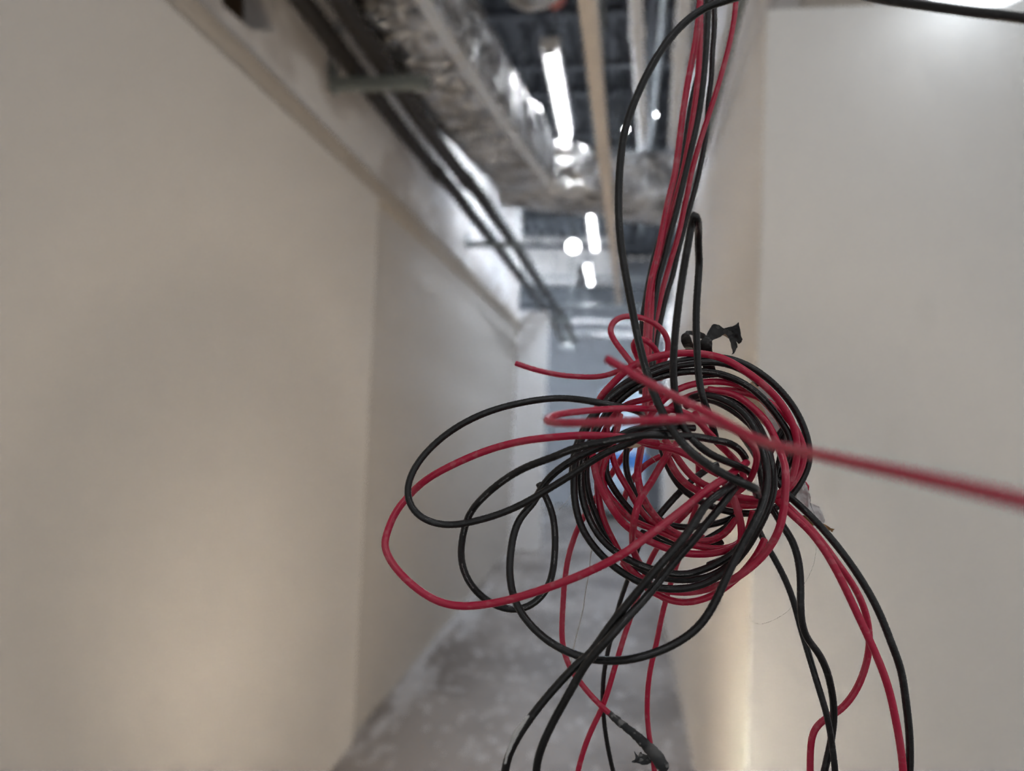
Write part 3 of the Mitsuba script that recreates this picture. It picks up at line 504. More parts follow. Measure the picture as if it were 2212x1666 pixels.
     [31.5,14.5,3.4,36.9,13.4,0.9,40.1,9.7,4.2,40.3,5.5,10.0,39.7,5.4,14.7,37.1,5.1,20.6,33.7,4.6,25.2,30.2,4.2,29.0,25.1,3.6,33.7,18.3,2.8,38.1,9.7,1.9,40.6,-0.4,0.9,40.6,-10.4,-0.1,39.1,-17.8,-0.7,36.2,-23.5,-1.1,32.8,-29.5,-1.4,27.4,-35.1,-1.9,20.7,-39.6,-2.3,12.4,-42.9,-4.8,2.9,-43.7,-6.3,-3.6,-42.6,-7.1,-11.3,-39.9,-7.8,-19.4,-35.4,-8.3,-26.4,-31.4,-8.5,-30.4,-26.8,-8.7,-33.5,-19.7,-7.5,-36.9,-15.3,-6.8,-38.4,-8.2,-5.7,-39.9,-1.4,-4.7,-40.2,4.6,-5.3,-38.2,10.8,-6.1,-34.9,16.3,-7.1,-30.8,21.0,-8.3,-24.9,24.7,-9.9,-17.7,27.2,-10.6,-9.4,26.4,-11.7,-2.3,25.1,-12.7,3.9,23.8,-5.0,9.7,19.9,2.2,16.7]),
    ('black', 1.400, 0, 2, 'innermost of the black turns along the left side of the coil',
     [-10.2,4.9,41.9,-16.7,4.1,38.2,-23.5,3.3,34.3,-28.5,2.7,29.9,-34.3,2.1,22.7,-38.6,1.9,13.7,-41.2,-0.5,4.6,-41.7,-2.0,-1.9,-40.4,-1.5,-10.4,-37.6,-0.7,-18.5,-34.2,0.0,-25.0,-29.0,1.1,-32.4,-20.9,2.5,-39.1,-14.2,2.6,-42.4,-7.7,2.6,-43.9,2.3,2.8,-43.6,10.5,2.8,-41.1,15.4,2.7,-38.0,20.6,2.2,-31.8,24.5,-0.4,-24.5,26.9,-3.6,-15.7,27.9,-3.8,-7.4]),
    ('black', 1.344, 0, 2, 'black wire curving inside the left half of the coil behind the printed red turn',
     [-30.3,5.0,16.5,-32.4,2.9,10.6,-33.5,1.0,4.9,-33.7,-0.8,1.2,-33.2,-2.7,-3.0,-31.2,-2.3,-6.5,-28.6,-1.8,-10.4,-25.7,-1.2,-14.0,-22.4,-0.6,-17.8,-18.6,0.1,-20.9,-14.9,1.2,-24.0,-10.5,2.5,-26.8,-6.8,3.5,-28.3,-0.5,5.1,-29.9,7.3,8.3,-30.7,15.1,11.4,-28.8]),
    ('black', 1.344, 0, 2, 'short black wire hanging in the open centre of the coil before the blue patch',
     [-24.0,12.1,14.7,-25.0,12.1,9.7,-25.6,11.2,3.8,-25.3,10.6,-0.8,-24.0,10.2,-5.2,-22.2,9.9,-8.8,-20.1,9.6,-12.0,-16.7,9.4,-16.2,-11.8,9.2,-20.2,-6.9,10.3,-22.9,-2.1,11.3,-23.8,3.7,12.5,-23.8,9.5,13.6,-22.6,16.5,15.0,-20.8,21.4,15.9,-17.2]),
    ('black', 1.400, 0, 2, 'straight black wire slanting through the open centre of the coil',
     [-13.2,11.1,-22.8,-10.8,11.7,-19.2,-5.9,13.0,-13.5,-0.4,14.4,-7.3,4.1,16.3,-3.1,8.8,18.2,-0.1,13.4,20.0,2.6]),
    ('black', 1.456, 0, 2, 'matte black turn in the thick black arc at the upper right inside of the coil',
     [-1.7,10.8,26.4,2.8,9.3,30.0,8.3,8.0,31.9,15.1,7.0,30.8,20.7,6.0,27.1,25.6,6.8,22.6,29.2,5.6,16.1,31.8,5.3,8.7,33.0,4.7,1.3,31.9,1.9,-5.9,29.0,-1.4,-13.1,25.2,-1.6,-20.6,20.4,-2.0,-27.8,15.8,2.4,-33.8,9.2,6.9,-38.3]),
    ('black', 1.288, 0, 2, 'short black turn low in the coil behind the red bottom arcs',
     [-18.3,8.5,-26.6,-14.5,7.0,-27.7,-9.8,5.7,-28.7,-4.1,6.6,-30.2,2.5,7.6,-30.2,10.2,10.6,-27.1,16.8,11.4,-22.6,20.4,11.8,-18.0]),
    ('red', 1.456, 0, 2, 'glossy red turn running over the top and upper right rim of the coil',
     [29.6,11.1,-19.3,25.7,6.7,-24.2,22.1,5.7,-27.8,17.8,4.6,-30.5,11.8,3.0,-32.1,5.0,0.8,-32.8,-1.7,-1.5,-32.4,-9.8,-4.3,-30.1,-15.0,-7.6,-27.8,-18.3,-10.0,-25.9,-21.7,-12.4,-23.5,-24.7,-13.4,-21.4,-27.8,-14.6,-18.2,-31.7,-16.3,-12.6,-33.9,-14.1,-9.5,-35.6,-12.2,-6.4,-37.1,-10.3,-3.3,-38.1,-8.0,0.4,-39.0,-5.9,4.1,-39.5,7.9,11.2,-39.1,7.7,18.0,-38.3,5.5,24.5,-36.1,-0.4,30.1,-32.0,-2.0,34.9,-27.5,-3.6,39.5,-23.0,-4.3,43.0,-17.9,-4.9,45.2,-11.0,-5.5,46.9,-4.1,-5.5,47.8,5.3,-5.3,47.5,12.0,-5.2,45.5,18.6,-5.1,42.1,25.5,-2.7,37.7,32.5,-0.2,31.7,38.0,2.1,24.9,40.3,3.3,20.4,41.7,4.3,15.8,42.6,5.4,10.7,42.3,6.5,3.9,40.8,7.3,-1.5,38.1,7.8,-6.2,32.7,9.2,-10.0,25.2,7.1,-10.9,14.8,4.0,-10.4,7.8,1.9,-8.7,2.6,0.3,-7.2,-2.6,-1.5,-3.9,-6.1,-3.0,0.4,-8.7,-0.5,5.2,-10.9,2.0,10.3]),
    ('red', 1.456, 0, 2, 'red turn just inside the outer black rim at the right side of the coil',
     [-9.5,7.7,24.1,-4.4,8.3,28.6,0.5,6.9,31.2,7.3,7.8,33.3,14.3,8.8,34.1,21.2,9.8,33.4,26.8,10.7,31.9,32.2,11.6,29.8,36.9,12.6,26.7,41.3,13.7,22.2,44.6,14.6,17.6,46.9,15.3,12.8,47.7,15.8,8.0,46.7,16.1,2.9,44.7,16.2,-2.0,42.0,16.2,-6.0,37.7,16.0,-9.7,32.1,15.3,-12.6,22.5,13.9,-13.8,14.8,12.8,-12.9]),
    ('red', 1.456, 0, 2, 'red turn bulging down the right front of the coil',
     [6.8,3.7,33.8,12.4,4.5,33.3,17.0,3.8,31.9,21.8,3.0,29.4,25.9,2.1,25.4,29.8,1.2,21.3,32.4,0.0,16.0,32.8,-9.8,10.5,33.1,-15.7,6.3,32.6,-21.7,2.0,32.5,-22.1,-4.1,32.0,-22.6,-10.2,30.7,-23.2,-16.6,28.7,-21.7,-22.8,25.5,-20.4,-28.1,21.3,-19.3,-33.1,17.0,-18.3,-37.0,13.8,-9.7,-41.5,8.7,1.1,-46.4,2.6,4.3,-48.9,-7.5,3.7,-48.9,-14.1,3.3,-47.1,-19.6,2.9,-43.4,-23.9,2.1,-39.2,-27.5,1.3,-33.7,-29.5,0.9,-30.3,-33.1,0.1,-23.4,-35.4,0.5,-16.8,-36.6,1.1,-10.1,-37.1,4.2,-4.1,-36.1,8.7,4.4,-33.8,10.7,13.3]),
    ('red', 1.400, 0, 2, 'lowest red turn sagging below the bottom of the coil',
     [-25.6,7.9,-39.5,-21.6,8.7,-44.2,-17.3,7.4,-47.8,-12.6,7.6,-50.9,-8.4,7.8,-52.8,-4.0,8.0,-53.9,0.1,8.2,-54.2,6.4,8.3,-53.0,11.5,8.4,-50.3,16.6,8.3,-46.8,21.8,7.0,-41.4,27.1,5.3,-33.6,30.9,5.5,-25.9]),
    ('red', 1.344, 1, 2, 'red turn curving down the left inside of the coil, second inside the printed one',
     [-28.6,3.0,22.3,-29.9,1.1,15.6,-31.9,-1.0,7.9,-34.3,-3.1,2.1,-35.3,-3.1,-2.1,-35.0,-2.9,-5.7,-33.5,-3.4,-8.4,-31.6,-4.0,-11.2,-29.1,-4.6,-14.2,-26.2,-5.2,-16.9,-23.3,-4.5,-19.4,-19.9,-3.7,-21.5,-14.8,-2.6,-23.1,-8.5,-1.3,-25.5,-1.6,0.9,-28.6,5.2,3.0,-30.2,12.1,5.0,-30.8,19.2,7.6,-29.8,23.2,9.3,-26.5,25.5,10.6,-22.0,27.0,10.6,-15.6]),
    ('red', 1.288, 0, 2, 'red wire crossing the left opening of the coil from upper left to lower centre',
     [-34.1,4.5,16.3,-32.8,2.9,10.6,-31.2,0.3,5.1,-29.6,-0.3,0.4,-27.2,-0.8,-3.9,-24.4,-1.3,-8.1,-22.2,-0.4,-11.6,-19.0,0.9,-16.9,-15.9,2.0,-20.2,-12.4,3.1,-23.0,-7.1,5.9,-26.1,-0.2,9.1,-27.5,7.6,12.3,-27.9]),
    ('red', 1.456, 0, 2, 'dusty red wire slanting down through the centre of the coil and over the left turns',
     [-4.6,4.9,11.8,-7.2,0.6,9.4,-9.6,-3.7,6.3,-13.0,-5.0,0.3,-15.7,-9.6,-3.9,-18.0,-13.6,-7.5,-20.3,-17.7,-10.9,-21.3,-20.8,-13.7,-21.9,-20.7,-17.4,-22.3,-16.6,-21.7,-22.1,-8.2,-27.1,-21.3,0.2,-33.1,-19.9,2.6,-36.7,-17.5,7.1,-40.7,-14.8,11.7,-44.3]),
    ('red', 1.288, 0, 2, 'red wire arching behind the open centre of the coil in front of the blue patch',
     [-5.4,17.1,6.8,-8.3,16.7,5.9,-11.3,16.1,4.8,-14.0,15.6,3.4,-17.4,14.9,0.6,-20.1,14.4,-1.8,-22.6,13.9,-5.3,-24.4,13.5,-9.5,-25.6,13.2,-13.7,-26.6,13.0,-18.0,-27.5,13.1,-23.0]),
    ('red', 1.456, 0, 2, 'red turn passing under the black hairpin ends across the middle of the coil',
     [-22.0,-11.8,12.8,-18.4,-13.3,11.4,-15.3,-13.3,10.6,-11.4,-13.4,10.0,-6.3,-13.4,9.1,-0.7,-13.2,6.5,4.1,-13.1,3.5,8.9,-12.9,1.0,14.2,-8.9,-0.8,19.2,-5.2,-1.9]),
    ('red', 1.456, 0, 2, 'red turn curving steeply down from the middle to the lower right inside of the coil',
     [-10.2,2.0,12.6,-8.2,0.4,9.7,-6.0,0.8,6.8,-2.5,1.5,2.0,2.7,2.5,-3.1,7.8,3.4,-5.7,14.7,3.8,-7.8,20.9,4.1,-9.6,28.9,4.6,-9.9]),
    ('red', 1.456, 0, 2, 'brownish red wire dropping across the lower right turns of the coil',
     [11.2,-6.5,-0.8,13.5,-8.0,-4.2,15.5,-9.6,-7.5,17.1,-11.2,-12.4,18.8,-9.2,-17.4,19.7,-7.6,-21.9,19.8,-6.2,-26.0,20.0,4.2,-32.0]),
    ('red', 1.400, 0, 2, 'red wire diving under the blurred wires at the upper middle of the coil',
     [0.8,-2.9,23.8,4.0,-0.2,19.8,7.4,1.2,15.7,11.3,2.8,11.6,15.9,4.5,7.8,19.7,6.0,4.2,21.8,7.2,-0.2,22.4,7.5,-5.1]),
    ('red', 1.344, 0, 2, 'thin glossy red turn arching inside the top of the coil above the inner black turns',
     [-16.5,0.7,21.9,-12.9,-1.0,27.1,-8.8,-1.5,31.2,-4.0,0.1,34.2,1.5,1.6,35.9,10.0,4.1,37.4,16.2,5.9,36.7,21.2,8.1,35.6,26.7,10.7,32.8,32.4,12.7,28.1,38.0,13.8,21.1,41.0,15.0,13.5,41.5,15.9,4.8]),
    ('red', 1.344, 0, 2, 'red turn inside the upper left of the coil beside the black turns',
     [-11.4,11.2,31.9,-17.2,10.5,29.3,-22.5,9.7,27.9,-26.8,9.2,26.2,-30.5,8.8,22.3,-33.9,8.5,17.3,-36.7,8.4,9.3]),
    ('red', 1.288, 0, 3, 'red tail hanging on the left that ends in a grey tape-wrapped tip at the bottom',
     [-21.2,20.7,10.6,-23.7,20.5,8.1,-26.6,21.1,4.7,-29.4,22.2,-0.6,-32.1,23.1,-4.9,-35.6,24.2,-10.7,-38.7,25.3,-16.3,-41.5,26.9,-21.3,-44.9,28.7,-27.5,-47.4,30.8,-34.5,-49.4,30.6,-42.3,-50.6,30.4,-49.6,-51.2,30.4,-58.3,-51.3,30.5,-67.8,-51.5,30.5,-73.4,-51.2,30.5,-78.9,-50.2,30.7,-84.5,-48.6,31.0,-89.6,-46.2,31.3,-94.0,-43.6,31.9,-97.5,-40.5,32.4,-101.1,-37.5,33.0,-104.5,-33.7,33.7,-108.4,-29.3,34.5,-112.1,-26.0,35.1,-114.7,-21.8,35.9,-117.9]),
    ('red', 1.232, 0, 3, 'red tail hanging between the two black tails below the coil',
     [7.3,27.8,-12.2,4.6,27.6,-16.3,2.1,27.7,-19.5,-2.1,27.8,-24.1,-6.5,28.0,-29.9,-9.6,28.3,-34.6,-11.3,29.3,-38.1,-13.3,30.6,-42.4,-14.7,32.0,-46.9,-16.5,34.1,-53.6,-18.5,34.4,-61.1,-21.0,34.7,-68.4,-22.5,35.0,-75.0,-25.2,35.4,-84.4,-27.6,35.8,-93.7,-30.0,36.3,-103.3,-32.8,36.6,-112.5,-36.4,36.8,-120.5,-39.2,37.1,-128.6,-41.3,37.4,-136.6,-43.8,38.0,-148.2,-55.0,40.0,-192.0,-61.3,41.6,-256.0]),
    ('red', 1.176, 0, 3, 'red tail hanging third from the left below the coil with a whitish scuffed stretch',
     [5.4,22.7,6.7,5.8,23.0,0.7,6.0,24.6,-7.5,5.8,26.0,-15.3,4.7,26.8,-20.3,3.3,27.5,-24.7,1.2,28.7,-32.9,-0.7,29.8,-40.0,-2.3,30.2,-45.4,-4.0,30.9,-52.6,-6.2,31.6,-60.9,-7.3,32.3,-67.7,-8.3,32.8,-73.2,-9.4,33.5,-80.7,-11.1,34.3,-88.6,-11.8,35.1,-96.6,-12.3,36.2,-106.4,-11.7,37.5,-116.5,-10.2,38.7,-124.5,-8.5,40.2,-134.9,-6.5,42.3,-150.3,-3.5,47.4,-190.0,-4.6,49.8,-253.7]),
    ('black', 1.064, 0, 3, 'thin black tail hanging from the bottom of the coil among the red tails',
     [-17.8,20.9,-31.5,-19.9,22.9,-39.0,-22.1,27.6,-48.1,-23.9,31.1,-55.1,-26.0,35.1,-63.2,-27.7,35.6,-71.0,-29.2,36.2,-78.8,-30.8,36.8,-86.6,-31.9,37.7,-96.5,-32.2,38.5,-105.4,-31.6,39.6,-115.4,-30.1,40.9,-125.5,-27.8,42.2,-135.5,-25.9,43.3,-143.5,-21.3,45.9,-162.1,-14.9,49.9,-192.9,-10.7,53.1,-257.2]),
    ('black', 1.456, 0, 3, 'black tail with a dried white plaster smear curling down to the left',
     [15.4,-20.0,0.5,12.6,-26.4,-1.9,9.6,-32.9,-3.5,5.7,-37.4,-5.6,2.5,-39.2,-8.1,-1.4,-42.2,-14.0,-5.6,-43.2,-20.1,-10.4,-44.4,-26.2,-15.0,-45.5,-31.5,-19.5,-45.1,-37.8,-24.7,-44.6,-44.6,-30.2,-44.1,-52.7,-34.0,-43.6,-58.6,-36.8,-43.4,-62.8,-40.5,-43.8,-66.0,-44.9,-44.2,-70.9,-50.0,-44.7,-77.1,-55.1,-45.2,-84.0,-59.1,-45.5,-90.0,-61.9,-45.7,-95.6,-63.9,-45.3,-101.4,-64.8,-44.8,-106.1,-65.8,-43.4,-119.4,-65.6,-40.2,-145.2,-62.3,-37.8,-194.6]),
    ('black', 1.456, 0, 3, 'black tail twisting around the plaster-smeared one and hanging beside it',
     [17.8,-13.6,-1.0,15.9,-17.8,-2.8,12.0,-28.4,-5.1,7.7,-34.9,-9.6,3.3,-36.3,-15.0,-1.8,-37.9,-21.6,-5.3,-38.2,-26.1,-9.4,-38.6,-31.0,-14.7,-41.3,-38.0,-19.8,-43.8,-43.8,-25.5,-46.5,-49.9,-29.9,-48.7,-54.9,-32.8,-48.3,-58.4,-35.4,-47.9,-61.7,-38.0,-47.5,-65.5,-41.1,-46.5,-71.8,-44.5,-45.4,-78.4,-47.9,-44.3,-85.9,-50.8,-43.2,-92.7,-52.7,-42.4,-97.7,-53.7,-41.3,-103.8,-54.1,-39.7,-111.9,-53.0,-32.2,-148.4,-48.8,-29.6,-198.9]),
    ('black', 1.456, 0, 3, 'black tail curving down farthest to the right below the coil',
     [35.1,11.2,-0.9,37.8,9.7,-4.5,40.7,8.3,-8.5,42.7,6.6,-10.3,45.9,3.2,-13.6,50.7,2.9,-18.2,56.5,2.6,-24.8,62.1,2.2,-31.8,67.0,2.2,-38.9,71.3,2.2,-45.9,75.2,2.0,-54.0,78.7,1.8,-62.8,82.4,2.5,-72.6,84.3,3.0,-82.3,85.8,3.3,-91.9,86.6,3.6,-101.5,86.7,3.8,-110.7,85.5,3.9,-128.1,81.7,3.8,-153.0,76.4,5.2,-206.8]),
    ('red', 1.456, 0, 3, 'red tail curving down on the right, just inside the rightmost black tail',
     [34.6,11.4,-8.6,36.8,7.8,-11.1,39.3,2.2,-14.0,45.4,1.3,-19.4,50.8,0.3,-25.5,55.1,-0.8,-32.4,59.7,-0.9,-40.7,64.0,-1.0,-49.3,67.2,-1.2,-56.6,70.9,-1.3,-64.1,74.6,-0.6,-71.9,77.3,-0.1,-80.2,79.9,0.4,-89.7,81.6,0.8,-97.6,82.9,1.1,-105.5,83.5,1.3,-110.2,84.1,1.7,-127.1,82.7,1.9,-151.7,78.3,3.3,-205.1]),
    ('red', 1.400, 0, 3, 'red tail on the right that bends back left in an S behind the black pair',
     [38.6,20.1,-9.7,41.3,18.6,-12.5,44.4,15.2,-15.7,50.9,15.7,-21.9,57.6,16.3,-29.4,63.0,16.7,-36.5,68.7,18.4,-44.5,72.8,19.7,-50.9,75.3,20.6,-57.1,76.4,21.3,-62.8,76.7,21.8,-67.5,76.6,22.3,-72.8,75.9,22.8,-79.3,73.5,23.2,-86.5,69.7,23.3,-93.4,65.8,23.3,-97.7,61.9,23.1,-100.9,58.2,22.8,-103.8,55.9,22.8,-107.7,55.1,23.0,-113.0,55.1,23.7,-123.3,55.9,25.1,-142.5,58.0,27.3,-170.1,60.9,30.1,-228.5]),
    ('black', 1.288, 0, 3, 'black tail of the right pair that crosses in front near the bottom',
     [29.9,23.3,-20.0,31.3,19.7,-24.5,33.0,18.0,-28.5,36.9,18.1,-34.7,40.6,18.1,-41.4,44.2,18.0,-49.5,46.8,17.8,-56.6,48.2,17.6,-62.5,49.9,17.0,-68.3,51.3,16.7,-72.1,53.5,15.9,-79.9,56.2,15.0,-88.4,58.3,14.3,-95.6,60.1,14.8,-102.3,61.5,15.4,-110.7,62.8,15.9,-119.0,64.2,16.8,-137.2,65.5,18.0,-163.6,66.4,20.4,-220.2]),
    ('black', 1.456, 0, 3, 'black tail of the right pair that bulges to the right before crossing behind',
     [34.3,9.6,-14.1,36.3,8.0,-17.2,38.0,6.3,-20.4,41.1,6.7,-24.9,43.7,6.9,-30.8,45.1,7.0,-39.0,45.8,6.9,-47.5,45.9,6.8,-54.8,47.1,7.7,-60.7,49.7,8.8,-66.1,53.2,10.0,-70.2,56.6,11.2,-76.1,59.8,14.8,-83.8,62.0,18.1,-91.6,63.4,21.3,-99.5,63.1,21.7,-106.5,62.0,22.0,-113.6,60.7,22.4,-122.1,58.1,23.1,-137.4,56.5,25.0,-168.9,58.4,27.6,-227.0]),
]
GROUPS = ['wires coming down from the ceiling into the coil', 'loose loops sticking out left of the coil', 'turns of the coil', 'wire tails hanging below the coil']
def world(flat): return COIL + np.asarray(flat, float).reshape(-1, 3) / 1000.0
wire_path = {}
for colour, r, pr, g, label, flat in WIRES:
    pts = world(flat)
    p = spline(pts, 0.0016, smooth=len(pts) * (0.12e-3) ** 2)
    mesh, uv = tube(p, r / 1000.0, 14)
    key = put(colour + '_wire', mesh, 'm_' + colour + ('_print' if pr else ''), smooth=True, uv=uv, label=label, cat='wire', group=GROUPS[g] if g >= 0 else None)
    wire_path[label] = (key, p, r / 1000.0)
def find(text): return next(v for k, v in wire_path.items() if text in k)

# tape wound on the hanging red tail
key, p, r = find('grey tape-wrapped tip')
tp = world([-29.3,34.5,-112.1,-26.9,35.0,-114.1,-23.1,35.6,-117.1,-19.0,36.3,-120.1,-15.1,37.0,-123.3,-11.2,37.8,-126.9,-7.9,36.1,-129.5,-5.6,34.7,-131.9,-4.3,33.0,-133.8])
q = spline(tp, 0.0006)
s = np.linspace(0, 1, len(q))
rad = np.interp(s, [0, 0.12, 0.4, 0.6, 0.8, 0.97, 1.0], np.array([1.35, 1.7, 1.8, 2.3, 2.9, 3.0, 2.3])) / 1000
m, _ = tube(q, rad, 18)
v = np.array(m.vertices); c = np.repeat(np.vstack([q[:1], q[:1], q, q[-1:], q[-1:]]), 19, axis=0); d = v - c
L = np.repeat(np.linspace(0, 1, len(q) + 4), 19); th = np.tile(np.linspace(0, 2 * np.pi, 19), len(q) + 4)
ridge = ((L * 9 + th / (2 * np.pi)) % 1.0)
v += d * (0.16 * (ridge - 0.5) + 0.25 * (mfbm(v * 500, 3, 4) - 0.5))[:, None]
m = trimesh.Trimesh(v, m.faces, process=False)
put('tape_wrap', m, 'm_dusty_tape', key, smooth=True, label='dusty black tape wound around the end')

# flat crumpled pieces lie in the plane of the coil face
AX = np.array([[0.988972, 0.142752, 0.039439], [-0.033394, -0.044494, 0.998452], [-0.144286, 0.988758, 0.039233]])
def piece(origin, poly, thick, amp, wave, seed, bend=None):
    m = sheet(np.asarray(poly, float).reshape(-1, 2) / 1000.0, thick, 0.0009, amp, wave, seed, bend)
    m.vertices = COIL + np.asarray(origin) / 1000.0 + m.vertices @ AX
    return m
put('tape_flap', piece([-13.1,35.6,-131.4], [-1.11,3.22,-0.49,2.18,1.99,1.36,3.65,-1.95,2.20,-2.78,-0.49,-2.78,-3.38,-1.95,-5.24,-1.43,-4.21,-0.71,-3.48,0.53,-3.90,2.80,-2.97,1.77,-2.14,0.74,-1.73,2.18], 0.0006, 0.0014, 0.0025, 41), 'm_dusty_tape', key, smooth=50, label='ragged tape flap')
t = thing('tape_knot', 'crumpled black tape knot with a torn flap on top of the coil', 'tape')
put('loop', ribbon(world([-0.9,12.0,48.9,2.5,10.5,48.7,-2.0,10.8,50.7,1.6,8.3,50.6,-4.2,8.4,53.4,0.6,6.1,51.9,-4.5,8.3,54.8,-0.2,4.9,53.8,-3.5,10.3,57.2,-1.0,6.7,56.2,-2.0,13.5,58.7,-1.5,10.6,57.6,0.9,18.0,59.6,0.7,17.0,57.7,4.1,19.4,59.3,3.6,17.5,56.8,6.7,16.9,57.3,4.6,13.6,55.6]), 0.00035), 'm_tape', t, smooth=50)
put('strip', ribbon(world([5.5,15.4,38.9,12.7,17.4,40.2,5.7,15.3,42.1,11.0,15.0,42.6,5.1,14.1,46.0,9.3,11.6,46.3,3.8,11.6,50.9,8.4,8.3,50.3,3.6,10.5,54.1,8.3,8.2,52.9,5.4,10.7,56.1,8.4,9.1,54.4,6.9,11.8,58.5,9.2,11.3,55.3,8.3,13.9,61.1,11.1,11.5,56.2,10.2,16.2,62.4,12.4,12.7,56.9,12.3,16.5,61.8,13.5,13.8,57.8,14.0,14.8,60.3,14.9,15.0,58.8,15.8,13.0,59.8,16.3,14.2,58.9]), 0.0004), 'm_tape', t, smooth=50)
put('torn_flap', piece([14.8,13.0,58.3], [-1.30,2.02,0.77,2.65,2.68,3.05,4.11,3.85,5.03,4.72,5.14,3.21,5.70,1.78,6.18,0.18,6.26,-1.25,6.73,-2.36,6.34,-3.64,5.38,-4.51,4.74,-3.79,4.11,-3.16,4.51,-4.43,4.71,-5.70,3.95,-7.14,2.99,-8.57,2.20,-8.89,2.52,-8.09,2.04,-6.50,1.80,-4.43,1.08,-2.36,0.29,-1.09,-0.83,-0.13,-1.78,0.34], 0.0004, 0.0016, 0.0042, 21), 'm_tape', t, smooth=50)
put('frayed_edge', piece([14.0,14.4,58.1], [-1.77,-0.22,-0.65,0.90,0.63,0.10,1.75,-1.34,1.59,-1.82,0.63,-1.02,-0.49,-0.70], 0.0003, 0.0005, 0.003, 4), 'm_paper_tan', t, smooth=50, label='pale frayed underside')
t = thing('paper_strip', 'torn white and tan paper strip caught behind the right rim of the coil', 'paper strip')
put('tan_side', piece([32.1,20.7,27.8], [-6.17,10.12,-5.27,10.83,-4.20,11.10,-2.40,10.30,-2.40,7.43,-2.22,2.59,0.10,-1.17,1.90,-5.11,3.33,-8.69,4.40,-11.38,2.79,-10.66,-1.33,-6.54,-4.91,-1.71,-8.49,3.31,-9.57,5.10,-7.06,4.74,-6.35,6.53], 0.0003, 0.0006, 0.006, 7), 'm_paper_tan', t, smooth=50, label='tan speckled paper')
put('white_side', piece([42.8,24.9,12.3], [-12.39,26.13,-9.86,24.33,-6.80,21.08,-4.10,17.48,-0.49,9.37,2.21,3.06,4.20,-4.15,5.64,-13.17,6.72,-16.77,7.62,-20.38,5.64,-23.26,1.31,-19.48,0.41,-11.36,-1.39,-4.15,-4.46,1.98,-6.62,7.02,-9.50,14.23,-12.03,18.56], 0.0004, 0.0008, 0.007, 12), 'm_plaster', t, smooth=50)
put('crumpled_end', piece([54.5,23.6,-13.7], [-7.81,7.58,-4.21,10.98,-3.27,8.52,-2.70,6.26,-1.38,1.53,0.33,0.77,1.84,0.01,2.88,-1.88,3.16,-3.39,3.92,-4.90,4.30,-6.61,3.16,-7.55,0.51,-7.17,-2.51,-4.90,-5.16,-2.26,-7.81,1.15], 0.0016, 0.0018, 0.0028, 31), 'm_plaster', t, smooth=60)
put('torn_end', piece([60.9,25.9,-22.4], [-4.08,1.69,-2.56,1.88,0.09,0.36,0.85,-0.30,2.56,-0.68,1.80,-1.06,1.52,-1.91,0.85,-1.82,0.85,-0.96,-0.48,-1.53,-2.75,-0.77], 0.0005, 0.001, 0.0025, 15), 'm_paper_brown', t, smooth=50, label='brown torn end')
put('torn_end', piece([52.3,25.6,-19.9], [-2.51,1.39,-1.65,2.25,0.44,1.77,4.25,-1.08,3.49,-2.04,2.16,-2.04,2.16,-2.51,1.21,-1.85,0.44,-0.51,-0.70,0.25], 0.0005, 0.001, 0.0025, 16), 'm_paper_brown', t, smooth=50, label='brown torn end')
put('red_fleck', piece([51.6,24.9,-5.1], [-1.07,2.33,-0.12,1.38,0.83,-0.15,0.74,-1.67,0.36,-2.43,-0.02,-1.29,-0.12,0.23,-0.88,1.38], 0.0004, 0.0005, 0.002, 18), 'm_red', t, smooth=50, label='red smear')
put('tape_scrap', piece([-22.2,2.4,11.1], [-4.45,-2.24,-3.07,-0.85,-0.99,0.01,1.43,0.53,8.34,0.88,17.68,0.70,17.51,-0.33,8.34,-0.16,4.02,-0.68,1.43,-2.24,-2.03,-2.58], 0.0004, 0.0006, 0.004, 22), 'm_paper_tan', smooth=50, label='scrap of tan tape and a thin tan strip behind the black loops inside the coil', cat='tape scrap')  # tan piece running out into a thin strip
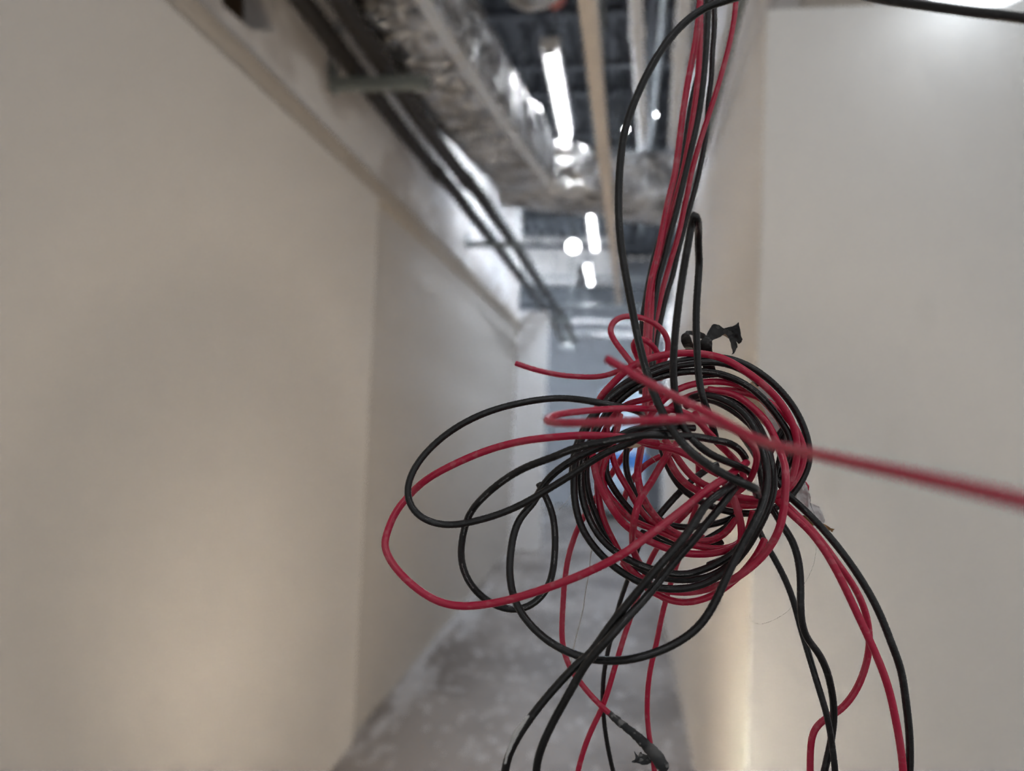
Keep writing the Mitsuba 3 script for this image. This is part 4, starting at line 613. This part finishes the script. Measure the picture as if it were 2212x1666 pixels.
# dried plaster on the black tail
key, p, r = find('plaster smear')
pl = world([-56.5,-51.5,-82.7,-58.1,-51.7,-84.9,-59.8,-51.8,-87.5,-61.1,-51.9,-90.1,-62.1,-51.9,-92.8,-63.1,-52.0,-96.0,-63.8,-51.9,-99.2])
q = spline(pl, 0.0005)
s = np.linspace(0, 1, len(q))
m, _ = tube(q, (0.75 * np.sin(np.pi * np.clip(s * 1.15, 0, 1)) * (1 - 0.55 * s) + 0.38) / 1000, 14)
v = np.array(m.vertices); v += (mfbm(v * 700, 3, 8) - 0.5)[:, None] * 0.0007
put('plaster_smear', trimesh.Trimesh(v, m.faces, process=False), 'm_plaster', key, smooth=True, label='dried white plaster smear')
# loose fibres
for nm, flat, r, m_, lab, c in [('white_thread', [-37.9,25.9,-28.4,-38.7,26.5,-35.7,-39.4,26.8,-39.9,-39.9,27.3,-46.4,-40.4,27.7,-51.4,-41.3,28.2,-57.8,-42.2,28.9,-65.8,-44.2,29.5,-75.4,-45.8,30.0,-83.5,-46.7,30.6,-90.1,-48.0,31.3,-100.4], 0.2, 'm_thread', 'loose white thread hanging between the red tails below the coil', 'thread'),
    ('white_thread', [-19.2,0.8,10.7,-17.6,1.1,8.1,-15.6,1.5,5.7,-13.6,1.9,3.4,-13.1,2.0,2.4], 0.09, 'm_thread', 'short pale fibre in the open centre of the coil', 'thread'),
    ('white_thread', [-47.7,1.6,-11.3,-48.7,1.5,-13.7,-50.6,1.3,-16.1,-52.6,1.1,-18.3], 0.08, 'm_thread', 'short pale fibre sticking out left of the coil', 'thread'),
    ('hair', [54.2,18.9,-21.8,54.3,19.2,-30.7,53.4,19.4,-37.7,50.0,19.2,-45.6,46.4,18.9,-52.5,43.9,18.7,-56.7,39.4,18.2,-60.2,34.7,17.6,-62.5,31.1,17.1,-63.0,28.7,16.7,-61.8,27.7,16.5,-59.1], 0.035, 'm_hair', 'fine dark hair curling in front of the right wall', 'hair')]:
    mesh, uv = tube(spline(world(flat), 0.001), r / 1000.0, 6)
    put(nm, mesh, m_, smooth=True, label=lab, cat=c)
